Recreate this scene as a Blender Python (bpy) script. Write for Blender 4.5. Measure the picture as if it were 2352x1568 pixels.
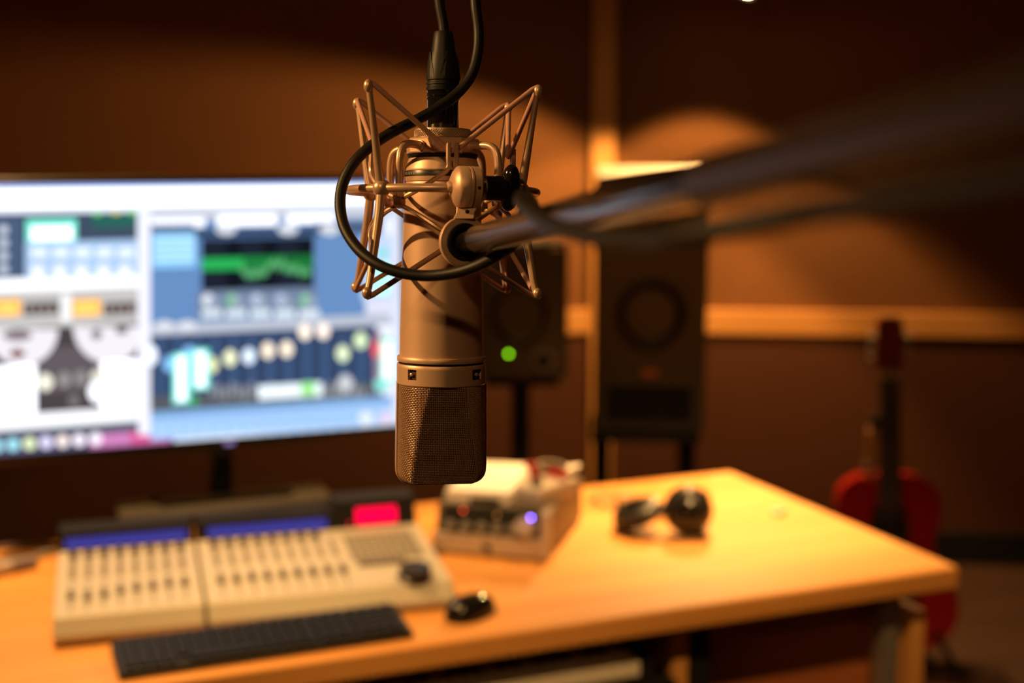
import bpy, math, random
import numpy as np
from mathutils import Vector, Matrix, Euler

random.seed(7)
for o in list(bpy.data.objects):
    bpy.data.objects.remove(o, do_unlink=True)
SC = bpy.context.scene
COL = SC.collection

# ------------------------------------------------------------------ camera
FPX = 3000.0
CAM_Z = 1.49
PITCH = math.radians(8.0)
MIC_D = 0.815
cd = bpy.data.cameras.new('camera')
cam = bpy.data.objects.new('camera', cd)
COL.objects.link(cam)
cam.location = (0, 0, CAM_Z)
cam.rotation_euler = (math.radians(90) - PITCH, 0, 0)
cd.sensor_width = 36.0
cd.lens = FPX / 2352 * 36.0
cd.clip_start = 0.02
cd.dof.use_dof = True
cd.dof.focus_distance = 0.795
cd.dof.aperture_fstop = 4.0
SC.camera = cam

# ------------------------------------------------------------------ world, exposure
w = bpy.data.worlds.new('world')
SC.world = w
w.use_nodes = True
w.node_tree.nodes['Background'].inputs[0].default_value = (0.5, 0.3, 0.15, 1)
w.node_tree.nodes['Background'].inputs[1].default_value = 0.0
SC.view_settings.view_transform = 'Standard'
SC.view_settings.look = 'None'
SC.view_settings.exposure = 0.0
SC.view_settings.gamma = 1.0
SC.view_settings.use_curve_mapping = False

# ------------------------------------------------------------------ lamps of the room, with one added fill
WARM = (1.0, 0.535, 0.178)
CEIL = 2.55
# name, position, aim, full cone angle, blend, watts
DOWNLIGHTS = [
    ('mic',   (-2.15, 0.50, CEIL), (-0.04, 0.83, 1.33), 34, 0.5, 285),
    ('left',  (-1.05, 2.25, CEIL), (-1.00, 2.15, 0), 74, 0.8, 240),
    ('right', (0.42, 2.93, CEIL), (0.40, 2.90, 0), 52, 1.0, 430),
    ('front', (0.40, 0.72, CEIL), (0.35, 1.98, 0.62), 58, 0.8, 135),
    ('back',  (-0.50, -0.95, CEIL), (-0.10, 0.40, 0.9), 100, 0.5, 34),  # unseen fill, added to brighten what faces the camera
]
# little pendant spots hanging just above the frame: position, axis, cone, blend, watts, label
PENDANTS = [
    ((0.711, 4.108, 1.990), (-0.427, -0.160, -0.890), 128.6, 0.20, 95, 'small black pendant spotlight turned towards the desk, at the top of the picture'),
    ((0.660, 4.500, 2.165), (-0.050, -0.330, -0.940), 104.0, 0.14, 105, 'small black pendant spotlight close to the wall behind the grey loudspeaker'),
    ((1.030, 4.370, 2.160), (0.060, -0.270, -0.960), 85.2, 0.22, 48, 'small black pendant spotlight close to the wall above the red guitar'),
]

# ------------------------------------------------------------------ helpers
FW = Vector((0, math.cos(PITCH), -math.sin(PITCH)))
UP = Vector((0, math.sin(PITCH), math.cos(PITCH)))
RT = Vector((1, 0, 0))
CAMP = Vector((0, 0, CAM_Z))
YAW = math.radians(22.0)
UU = Vector((math.cos(YAW), math.sin(YAW), 0))
VV = Vector((-math.sin(YAW), math.cos(YAW), 0))
DESK = 0.74


def ray(px, py):
    return RT * ((px - 1176) / FPX) - UP * ((py - 784) / FPX) + FW


def at(px, py, depth):
    return CAMP + ray(px, py) * depth


def duv(u, v, z=DESK):
    return UU * u + VV * v + Vector((0, 0, z))


class MB:
    """collects polygons; build() links them as one mesh object"""
    def __init__(s):
        s.v = []; s.f = []; s.sm = []

    def add(s, vs, fs, smooth=False):
        n = len(s.v)
        s.v += [tuple(q) for q in vs]
        s.f += [tuple(i + n for i in f) for f in fs]
        s.sm += [smooth] * len(fs)
        return s

    def box(s, x0, x1, y0, y1, z0, z1, bev=0.0):
        if bev <= 0:
            vs = [(x, y, z) for z in (z0, z1) for y in (y0, y1) for x in (x0, x1)]
            return s.add(vs, [(0, 2, 3, 1), (4, 5, 7, 6), (0, 1, 5, 4), (2, 6, 7, 3), (0, 4, 6, 2), (1, 3, 7, 5)])
        b = min(bev, (x1 - x0) * .49, (y1 - y0) * .49, (z1 - z0) * .49)
        # chamfered box from three loops of eight
        def loop(z, i):
            a0, a1, c0, c1 = x0 + i, x1 - i, y0 + i, y1 - i
            k = b
            return [(a0 + k, c0, z), (a1 - k, c0, z), (a1, c0 + k, z), (a1, c1 - k, z), (a1 - k, c1, z), (a0 + k, c1, z), (a0, c1 - k, z), (a0, c0 + k, z)]
        L = [loop(z0, b * .999 * .6), loop(z0 + b, 0), loop(z1 - b, 0), loop(z1, b * .6)]
        vs = [p for l in L for p in l]
        fs = [tuple(range(7, -1, -1)), tuple(24 + i for i in range(8))]
        for r in range(3):
            for i in range(8):
                j = (i + 1) % 8
                fs.append((r * 8 + i, r * 8 + j, r * 8 + 8 + j, r * 8 + 8 + i))
        return s.add(vs, fs)

    def lathe(s, prof, seg=48, M=None, smooth=True, caps=True, a0=0.0):
        """prof: list of (r, z)"""
        vs = []; fs = []
        for r, z in prof:
            for i in range(seg):
                a = a0 + 2 * math.pi * i / seg
                p = Vector((r * math.cos(a), r * math.sin(a), z))
                vs.append(M @ p if M else p)
        for k in range(len(prof) - 1):
            for i in range(seg):
                j = (i + 1) % seg
                fs.append((k * seg + i, k * seg + j, (k + 1) * seg + j, (k + 1) * seg + i))
        s.add(vs, fs, smooth)
        if caps:
            n = len(s.v) - len(vs)
            s.f.append(tuple(n + i for i in range(seg - 1, -1, -1))); s.sm.append(False)
            q = n + (len(prof) - 1) * seg
            s.f.append(tuple(q + i for i in range(seg))); s.sm.append(False)
        return s

    def tube(s, pts, rad, sides=10, closed=False, caps=True):
        pts = [Vector(p) for p in pts]
        n = len(pts)
        R = rad if isinstance(rad, (list, tuple)) else [rad] * n
        vs = []; fs = []
        t0 = (pts[1] - pts[0]).normalized()
        ref = Vector((0, 0, 1)) if abs(t0.z) < .9 else Vector((1, 0, 0))
        nrm = (ref - t0 * ref.dot(t0)).normalized()
        for i in range(n):
            if closed:
                t = (pts[(i + 1) % n] - pts[i - 1]).normalized()
            elif i == 0:
                t = (pts[1] - pts[0]).normalized()
            elif i == n - 1:
                t = (pts[-1] - pts[-2]).normalized()
            else:
                t = ((pts[i + 1] - pts[i]).normalized() + (pts[i] - pts[i - 1]).normalized())
                t = t.normalized() if t.length > 1e-6 else (pts[i + 1] - pts[i]).normalized()
            nrm = nrm - t * nrm.dot(t)
            if nrm.length < 1e-6:
                nrm = t.orthogonal()
            nrm.normalize()
            b = t.cross(nrm)
            for k in range(sides):
                a = 2 * math.pi * k / sides
                vs.append(pts[i] + (nrm * math.cos(a) + b * math.sin(a)) * R[i])
        m = n if closed else n - 1
        for i in range(m):
            q = (i + 1) % n
            for k in range(sides):
                j = (k + 1) % sides
                fs.append((i * sides + k, i * sides + j, q * sides + j, q * sides + k))
        if caps and not closed:
            fs.append(tuple(range(sides - 1, -1, -1)))
            fs.append(tuple((n - 1) * sides + k for k in range(sides)))
        return s.add(vs, fs, True)

    def sphere(s, c, r, seg=16, rings=10, sc=(1, 1, 1)):
        c = Vector(c)
        prof = []
        for i in range(rings + 1):
            a = -math.pi / 2 + math.pi * i / rings
            prof.append((max(math.cos(a) * r, r * 1e-3), math.sin(a) * r))
        M = Matrix.Translation(c) @ Matrix.Diagonal((sc[0], sc[1], sc[2], 1))
        return s.lathe(prof, seg, M)

    def prism(s, outline, z0, z1, M=None, smooth=False):
        """outline: list of (x, y) anticlockwise, extruded in z"""
        n = len(outline)
        vs = [Vector((x, y, z)) for z in (z0, z1) for x, y in outline]
        if M:
            vs = [M @ p for p in vs]
        s.add(vs, [tuple(range(n - 1, -1, -1)), tuple(range(n, 2 * n))])
        s.add(vs, [(i, (i + 1) % n, n + (i + 1) % n, n + i) for i in range(n)], smooth)
        return s

    def build(s, name, mat, parent=None, bevel=0.0):
        me = bpy.data.meshes.new(name)
        me.from_pydata(s.v, [], s.f)
        me.polygons.foreach_set('use_smooth', s.sm)
        me.update()
        if any(s.sm) and len(s.f) < 60000:
            me.set_sharp_from_angle(angle=math.radians(38))
        o = bpy.data.objects.new(name, me)
        COL.objects.link(o)
        if mat:
            me.materials.append(mat)
        if parent:
            o.parent = parent
        if bevel > 0:
            b = o.modifiers.new('bevel', 'BEVEL')
            b.width = bevel; b.segments = 3; b.limit_method = 'ANGLE'
            b.angle_limit = math.radians(40)
        return o


def tag(o, label=None, cat=None, group=None, kind=None):
    if label: o['label'] = label
    if cat: o['category'] = cat
    if group: o['group'] = group
    if kind: o['kind'] = kind
    return o


def empty(name, loc, rz=0.0, label=None, cat=None, group=None):
    o = bpy.data.objects.new(name, None)
    COL.objects.link(o)
    o.location = loc
    o.rotation_euler = (0, 0, rz)
    o.empty_display_size = 0.05
    return tag(o, label, cat, group)


def link_copy(src, parent, loc=None, rot=None, name=None):
    c = src.copy()
    COL.objects.link(c)
    c.parent = parent
    if loc is not None: c.location = loc
    if rot is not None: c.rotation_euler = rot
    if name: c.name = name
    return c


def catmull(pts, n=8):
    pts = [Vector(p) for p in pts]
    P = [pts[0] * 2 - pts[1]] + pts + [pts[-1] * 2 - pts[-2]]
    out = []
    for i in range(1, len(P) - 2):
        for k in range(n):
            t = k / n
            a, b, c, d = P[i - 1], P[i], P[i + 1], P[i + 2]
            out.append(0.5 * ((2 * b) + (c - a) * t + (2 * a - 5 * b + 4 * c - d) * t * t + (3 * b - a - 3 * c + d) * t ** 3))
    out.append(pts[-1])
    return out


# ------------------------------------------------------------------ materials
def mat(name, col, rough=0.5, metal=0.0, spec=0.5, noise=None, bump=None, coat=0.0, sheen=0.0, emit=None):
    """noise: (scale, amount, stretch) darkens/lightens the colour; bump: (scale, strength)"""
    m = bpy.data.materials.new(name)
    m.use_nodes = True
    nt = m.node_tree
    b = nt.nodes['Principled BSDF']
    b.inputs['Base Color'].default_value = (*col, 1)
    b.inputs['Roughness'].default_value = rough
    b.inputs['Metallic'].default_value = metal
    b.inputs['Specular IOR Level'].default_value = spec
    b.inputs['Coat Weight'].default_value = coat
    b.inputs['Sheen Weight'].default_value = sheen
    tc = nt.nodes.new('ShaderNodeTexCoord')
    if noise:
        mp = nt.nodes.new('ShaderNodeMapping')
        mp.inputs['Scale'].default_value = noise[2] if len(noise) > 2 else (1, 1, 1)
        nt.links.new(tc.outputs['Object'], mp.inputs['Vector'])
        nz = nt.nodes.new('ShaderNodeTexNoise')
        nz.inputs['Scale'].default_value = noise[0]
        nz.inputs['Detail'].default_value = 5
        nt.links.new(mp.outputs[0], nz.inputs['Vector'])
        mx = nt.nodes.new('ShaderNodeMix')
        mx.data_type = 'RGBA'
        mx.inputs[6].default_value = (*[c * (1 - noise[1]) for c in col], 1)
        mx.inputs[7].default_value = (*[min(1, c * (1 + noise[1])) for c in col], 1)
        nt.links.new(nz.outputs['Fac'], mx.inputs[0])
        nt.links.new(mx.outputs[2], b.inputs['Base Color'])
    if bump:
        nz = nt.nodes.new('ShaderNodeTexNoise')
        nz.inputs['Scale'].default_value = bump[0]
        nz.inputs['Detail'].default_value = 3
        nt.links.new(tc.outputs['Object'], nz.inputs['Vector'])
        bp = nt.nodes.new('ShaderNodeBump')
        bp.inputs['Strength'].default_value = bump[1]
        bp.inputs['Distance'].default_value = 0.001
        nt.links.new(nz.outputs['Fac'], bp.inputs['Height'])
        nt.links.new(bp.outputs[0], b.inputs['Normal'])
    if emit:
        b.inputs['Emission Color'].default_value = (*emit[0], 1)
        b.inputs['Emission Strength'].default_value = emit[1]
    return m


def wood(name, c0, c1, scale=3.0, stretch=(0.25, 6, 6), rough=0.4, coat=0.0):
    m = bpy.data.materials.new(name)
    m.use_nodes = True
    nt = m.node_tree
    b = nt.nodes['Principled BSDF']
    b.inputs['Roughness'].default_value = rough
    b.inputs['Coat Weight'].default_value = coat
    b.inputs['Coat Roughness'].default_value = 0.25
    tc = nt.nodes.new('ShaderNodeTexCoord')
    mp = nt.nodes.new('ShaderNodeMapping')
    mp.inputs['Scale'].default_value = stretch
    nz = nt.nodes.new('ShaderNodeTexNoise')
    nz.inputs['Scale'].default_value = scale
    nz.inputs['Detail'].default_value = 6
    nz.inputs['Distortion'].default_value = 0.6
    cr = nt.nodes.new('ShaderNodeValToRGB')
    cr.color_ramp.elements[0].position = 0.3
    cr.color_ramp.elements[0].color = (*c0, 1)
    cr.color_ramp.elements[1].position = 0.7
    cr.color_ramp.elements[1].color = (*c1, 1)
    nt.links.new(tc.outputs['Object'], mp.inputs['Vector'])
    nt.links.new(mp.outputs[0], nz.inputs['Vector'])
    nt.links.new(nz.outputs['Fac'], cr.inputs[0])
    nt.links.new(cr.outputs[0], b.inputs['Base Color'])
    return m


def glow(name, col, strength):
    m = bpy.data.materials.new(name)
    m.use_nodes = True
    nt = m.node_tree
    nt.nodes.remove(nt.nodes['Principled BSDF'])
    e = nt.nodes.new('ShaderNodeEmission')
    e.inputs[0].default_value = (*col, 1)
    e.inputs[1].default_value = strength
    nt.links.new(e.outputs[0], nt.nodes['Material Output'].inputs[0])
    return m


NICKEL = mat('satin_nickel', (0.72, 0.48, 0.34), 0.44, 0.40, bump=(5000, 0.03))
NICKEL_ROD = mat('satin_nickel_rod', (0.72, 0.48, 0.34), 0.34, 0.50)
NICKEL_WIRE = mat('nickel_wire', (0.70, 0.46, 0.33), 0.32, 0.6)
LINER = mat('inner_gauze', (0.16, 0.085, 0.045), 0.38, 0.8, bump=(1700, 1.0))
KNURL = mat('knurled_nickel', (0.60, 0.45, 0.34), 0.42, 0.7)
CORD = mat('elastic_cord', (0.66, 0.36, 0.27), 0.85, 0.0, bump=(3500, 0.5))
BLACK_RUBBER = mat('black_rubber', (0.009, 0.008, 0.007), 0.5, spec=0.35, bump=(900, 0.03))
BLACK_PLASTIC = mat('black_plastic', (0.016, 0.014, 0.013), 0.35)
KEYBLACK = mat('key_black', (0.007, 0.006, 0.005), 0.5, spec=0.25)
BLACK_GLOSS = mat('black_gloss', (0.01, 0.009, 0.008), 0.10)
BLACK_MATT = mat('black_matt', (0.010, 0.009, 0.008), 0.75, spec=0.2)
DARK_METAL = mat('dark_chrome', (0.22, 0.21, 0.205), 0.20, 1.0)
GREY_METAL = mat('grey_metal', (0.42, 0.40, 0.37), 0.38, 0.7)
PRINT = mat('pale_print', (0.55, 0.48, 0.40), 0.6)
SILVER = mat('silver_plastic', (0.50, 0.44, 0.38), 0.42, 0.15)
CONSOLE = mat('cream_console', (0.50, 0.465, 0.37), 0.5)
CONSOLE_D = mat('console_slot', (0.10, 0.09, 0.07), 0.6)
CAPS = mat('fader_cap', (0.10, 0.085, 0.06), 0.45)
KEYGREY = mat('console_button', (0.30, 0.28, 0.22), 0.5)
WOOD_DESK = wood('beech_desk', (0.62, 0.27, 0.062), (0.76, 0.37, 0.10), 2.2, (0.5, 9, 9), 0.52, 0.0)
WOOD_DESK.node_tree.nodes['Principled BSDF'].inputs['Specular IOR Level'].default_value = 0.28
WOOD_TRIM = wood('oak_trim', (0.55, 0.25, 0.065), (0.68, 0.33, 0.09), 3.0, (1, 1, 1), 0.5)
WOOD_DARK = wood('dark_panel_wood', (0.30, 0.09, 0.025), (0.40, 0.13, 0.035), 3.0, (1, 1, 8), 0.5)
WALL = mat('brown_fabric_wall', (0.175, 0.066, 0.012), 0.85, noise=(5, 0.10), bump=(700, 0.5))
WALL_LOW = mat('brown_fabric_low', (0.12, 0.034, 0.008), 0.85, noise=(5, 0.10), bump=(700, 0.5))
CEILM = mat('ceiling_paint', (0.06, 0.04, 0.025), 0.9)
FLOOR = wood('dark_floor', (0.035, 0.016, 0.008), (0.06, 0.026, 0.012), 3, (1, 8, 1), 0.5)
WHITE_KEY = mat('ivory_key', (0.78, 0.72, 0.60), 0.35)
PAPER = mat('white_paper', (0.86, 0.84, 0.78), 0.8)
RED = mat('red_lacquer', (0.42, 0.010, 0.006), 0.25, coat=0.3)
FRET = mat('dark_fretboard', (0.035, 0.022, 0.014), 0.5)
SPK_GREY = mat('speaker_grey', (0.050, 0.042, 0.030), 0.55)
SPK_TOP_LIT = mat('speaker_lit_top', (0.62, 0.56, 0.44), 0.5)
SPK_BLACK = mat('speaker_black', (0.022, 0.019, 0.016), 0.5)
CONE = mat('speaker_cone', (0.03, 0.026, 0.022), 0.6)
TAN = mat('tan_leather', (0.62, 0.30, 0.12), 0.6)

# ------------------------------------------------------------------ the room
C0 = Vector((0.33, 4.85, 0))
RDIR = Vector((math.cos(math.radians(-6.6)), math.sin(math.radians(-6.6)), 0))
LEND = C0 - UU * 3.4
REND = C0 + RDIR * 2.9
SW = Vector((LEND.x, -2.2, 0))
SE = Vector((REND.x, -2.2, 0))


def wall_slab(name, a, b, z0, z1, m, inward, th=0.08):
    """a slab between two floor points; inward is the side the room is on"""
    d = (b - a).normalized()
    n = Vector((-d.y, d.x, 0))
    if n.dot(inward) > 0: n = -n
    p = [a, b, b + n * th, a + n * th]
    vs = [(q.x, q.y, z) for z in (z0, z1) for q in p]
    o = MB().add(vs, [(0, 3, 2, 1), (4, 5, 6, 7), (0, 1, 5, 4), (1, 2, 6, 5), (2, 3, 7, 6), (3, 0, 4, 7)]).build(name, m)
    return tag(o, kind='structure')


INW = Vector((0, 1.5, 0)) - C0
wall_slab('wall_left', LEND - UU * .08, C0, 0, CEIL, WALL, INW)
wall_slab('wall_right', C0, REND + RDIR * .08, 0, CEIL, WALL, INW)
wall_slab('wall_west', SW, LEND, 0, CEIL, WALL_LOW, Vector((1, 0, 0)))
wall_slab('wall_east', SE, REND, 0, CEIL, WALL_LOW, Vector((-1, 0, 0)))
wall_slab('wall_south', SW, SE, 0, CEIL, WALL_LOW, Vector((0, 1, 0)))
poly = [SW, SE, REND, C0, LEND]
tag(MB().prism([(q.x, q.y) for q in poly], -0.06, 0.0).build('floor', FLOOR), kind='structure')
tag(MB().prism([(q.x, q.y) for q in poly], CEIL, CEIL + 0.06).build('ceiling', CEILM), kind='structure')


def strip(name, a, b, z0, z1, inward, proud, m):
    d = (b - a).normalized()
    n = Vector((-d.y, d.x, 0))
    if n.dot(inward) < 0: n = -n
    p = [a, b, b + n * proud, a + n * proud]
    vs = [(q.x, q.y, z) for z in (z0, z1) for q in p]
    o = MB().add(vs, [(0, 3, 2, 1), (4, 5, 6, 7), (0, 1, 5, 4), (1, 2, 6, 5), (2, 3, 7, 6), (3, 0, 4, 7)]).build(name, m, bevel=0.004)
    return tag(o, kind='structure')


RAIL0, RAIL1 = 0.845, 0.935
strip('trim_1', C0 + RDIR * .05, REND, RAIL0, RAIL1, INW, 0.022, WOOD_TRIM)
strip('trim_2', LEND, C0 - UU * .05, RAIL0, RAIL1, INW, 0.022, WOOD_TRIM)
# corner batten standing in the angle of the two walls
bn = Vector((0.1, -1, 0)).normalized()
bt = Vector((1, 0.1, 0)).normalized()
bc = C0 - Vector((0.0, 0.012, 0))
vs = []
for z in (0.0, CEIL):
    for q in (bc - bt * .043, bc + bt * .043, bc + bt * .043 + bn * .03, bc - bt * .043 + bn * .03):
        vs.append((q.x, q.y, z))
tag(MB().add(vs, [(0, 3, 2, 1), (4, 5, 6, 7), (0, 1, 5, 4), (1, 2, 6, 5), (2, 3, 7, 6), (3, 0, 4, 7)]).build('trim_3', WOOD_TRIM, bevel=0.003), kind='structure')
LOW_WALL_DIMMED = mat('dimmed_lower_panel', (0.075, 0.022, 0.004), 0.6, noise=(4, 0.10))  # added panel below the rail, its colour darkened to stand in for shade
strip('trim_4', C0 + RDIR * .05, REND, 0.0, RAIL0, INW, 0.010, LOW_WALL_DIMMED)
strip('trim_5', LEND, C0 - UU * .05, 0.0, RAIL0, INW, 0.010, LOW_WALL_DIMMED)
strip('baseboard_right', C0 + RDIR * .05, REND, 0.0, 0.12, INW, 0.015, BLACK_MATT)
strip('baseboard_left', LEND, C0 - UU * .05, 0.0, 0.12, INW, 0.015, BLACK_MATT)

# ------------------------------------------------------------------ lamps: recessed downlights, one of them an added fill, and the pendant spot
LAMP_GLOW = glow('lamp_glow', WARM, 12.0)


def spot(name, pos, aim, ang, blend, watts, parent, size=0.03):
    ld = bpy.data.lights.new(name, 'SPOT')
    ld.color = WARM
    ld.energy = watts
    ld.spot_size = math.radians(ang)
    ld.spot_blend = blend
    ld.shadow_soft_size = size
    lo = bpy.data.objects.new(name, ld)
    COL.objects.link(lo)
    d = (Vector(aim) - Vector(pos)).normalized()
    lo.rotation_euler = d.to_track_quat('-Z', 'Y').to_euler()
    lo.location = pos
    return lo


LAMP_LABELS = {
    'mic': 'round recessed ceiling downlight far to the left of the microphone',
    'left': 'round recessed ceiling downlight above the left end of the desk',
    'right': 'round recessed ceiling downlight above the headphones',
    'front': 'round recessed ceiling downlight in front of the desk, above its chair side',
    'back': 'added unseen fill light behind the camera, shaped as a ceiling downlight',
}
for key, pos, aim, ang, blend, watts in DOWNLIGHTS:
    e = empty('ceiling_downlight', (pos[0], pos[1], CEIL), 0, LAMP_LABELS[key], 'lamp', 'recessed ceiling downlights')
    MB().lathe([(0.032, -0.001), (0.050, -0.001), (0.050, -0.006), (0.034, -0.010), (0.032, -0.001)], 32, caps=False).build('rim', GREY_METAL, e)
    MB().lathe([(0.031, -0.002), (0.020, -0.006)], 24).build('bulb', LAMP_GLOW, e)
    lo = spot('downlight_beam', (pos[0], pos[1], CEIL - 0.03), aim, ang, blend, watts, e, 0.09 if key == 'back' else 0.035)

SPOT_GLOW = glow('spot_glow', (1.0, 0.72, 0.38), 60.0)
for pos, ax, cone, blend, watts, lab in PENDANTS:
    e = empty('pendant_spotlight', (pos[0], pos[1], CEIL), 0, lab, 'lamp', 'pendant spotlights by the back wall')
    hz = pos[2] - CEIL
    axv = Vector(ax).normalized()
    HM = Matrix.Translation((0, 0, hz)) @ (-axv).to_track_quat('Z', 'Y').to_matrix().to_4x4()     # local +z points back up the lamp
    MB().lathe([(0.05, 0.0), (0.05, -0.02), (0.012, -0.03)], 28).build('ceiling_rose', BLACK_MATT, e)
    MB().tube([(0, 0, -0.02), (-axv.x * .02, -axv.y * .02, hz + 0.15), HM @ Vector((0, 0, .085))], 0.006, 8).build('stem', BLACK_MATT, e)
    MB().lathe([(0.006, 0.090), (0.024, 0.082), (0.028, 0.010), (0.028, 0.0), (0.025, 0.0), (0.024, 0.012)], 28, HM).build('shade', BLACK_MATT, e)
    MB().lathe([(0.004, 0.001), (0.016, 0.003), (0.0235, 0.010)], 24, HM).build('bulb', SPOT_GLOW, e)
    sp_ = Vector(pos) + axv * 0.012
    spot('pendant_beam', sp_, sp_ + axv, cone, blend, watts, e, 0.02)

# ------------------------------------------------------------------ desk
DU0, DU1, DV0, DV1 = -0.55, 1.645, 1.855, 2.662
desk = empty('studio_desk', duv(0, 0, 0), YAW, 'long beech studio desk with rounded front edge, carrying the mixing gear', 'desk')
MB().box(DU0, DU1, DV0, DV1, DESK - 0.042, DESK).build('desk_top', WOOD_DESK, desk, bevel=0.007)
MB().box(1.075, 1.107, 1.915, 2.55, 0.0, DESK - 0.042).build('side_panel', WOOD_TRIM, desk, bevel=0.002)
MB().box(1.115, 1.155, 1.92, 1.96, 0.0, DESK - 0.042).build('leg', BLACK_MATT, desk, bevel=0.004)
MB().box(1.528, 1.566, 1.92, 1.955, 0.0, DESK - 0.042).build('leg', GREY_METAL, desk, bevel=0.004)
MB().box(1.590, 1.622, 1.915, 2.50, 0.0, DESK - 0.10).build('side_panel', WOOD_TRIM, desk, bevel=0.003)
MB().box(1.566, 1.592, 1.95, 2.45, DESK - 0.16, DESK - 0.12).build('bracket', GREY_METAL, desk)
MB().box(1.107, 1.59, 1.985, 2.005, 0.06, DESK - 0.05).build('modesty_panel', WOOD_DARK, desk)
MB().box(-0.50, -0.46, 1.92, 2.55, 0.0, DESK - 0.042).build('side_panel', WOOD_TRIM, desk, bevel=0.003)
MB().box(-0.46, 1.075, 1.895, 2.30, 0.572, 0.592).build('keyboard_shelf', BLACK_MATT, desk)


def on_desk(name, u, v, rz, label, cat, z=DESK, group=None):
    return empty(name, duv(u, v, z), YAW + rz, label, cat, group)


# ------------------------------------------------------------------ digital piano on the shelf
pi = on_desk('digital_piano', 0.640, 1.905, 0, 'digital piano with ivory keys on the shelf under the desk', 'piano', 0.592)
pw = 0.375
MB().box(-pw - .02, pw + .02, -0.006, 0.24, 0.001, 0.016).build('case', BLACK_MATT, pi)
MB().box(-pw - .02, pw + .02, 0.15, 0.24, 0.016, 0.066).build('control_panel', BLACK_MATT, pi, bevel=0.004)
for s in (-1, 1):
    MB().box(min(s * pw, s * (pw + .02)), max(s * pw, s * (pw + .02)), 0.0, 0.16, 0.016, 0.05).build('cheek_block', BLACK_PLASTIC, pi, bevel=0.004)
kw = 0.0232
nk = int(2 * pw / kw)
wk = MB().box(-kw / 2 + .0006, kw / 2 - .0006, 0, 0.15, 0.017, 0.043, 0.001).build('white_key', WHITE_KEY, pi)
bk = MB().box(-0.0055, 0.0055, 0.052, 0.15, 0.043, 0.055, 0.0015).build('black_key', BLACK_GLOSS, pi)
x0 = -pw + kw / 2
wk.location.x = x0
first = True
for i in range(nk):
    if i:
        link_copy(wk, pi, (x0 + i * kw, 0, 0))
    if i % 7 in (0, 1, 3, 4, 5):
        if first:
            bk.location = (x0 + (i + .5) * kw, 0, 0); first = False
        else:
            link_copy(bk, pi, (x0 + (i + .5) * kw, 0, 0))

# ------------------------------------------------------------------ control surfaces
BLUE_LCD = glow('blue_lcd', (0.055, 0.050, 0.33), 1.0)
RED_LED = glow('red_led', (1.0, 0.0, 0.045), 2.2)
CV0 = 2.047
PROF = [(0.0, 0.010), (0.006, 0.004), (0.345, 0.004), (0.345, 0.055), (0.285, 0.070), (0.03, 0.046), (0.018, 0.042), (0.0, 0.018)]


def zsurf(v):
    return 0.046 + (v - 0.03) * (0.024 / 0.255)


def extrude_u(prof, u0, u1):
    n = len(prof)
    vs = [(u, v, z) for u in (u0, u1) for v, z in prof]
    fs = [tuple(range(n)), tuple(range(2 * n - 1, n - 1, -1))]
    fs += [(i, n + i, n + (i + 1) % n, (i + 1) % n) for i in range(n)]
    return MB().add(vs, fs)


TILT = math.atan(0.024 / 0.255)


CROT = math.radians(-5.2)


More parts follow.
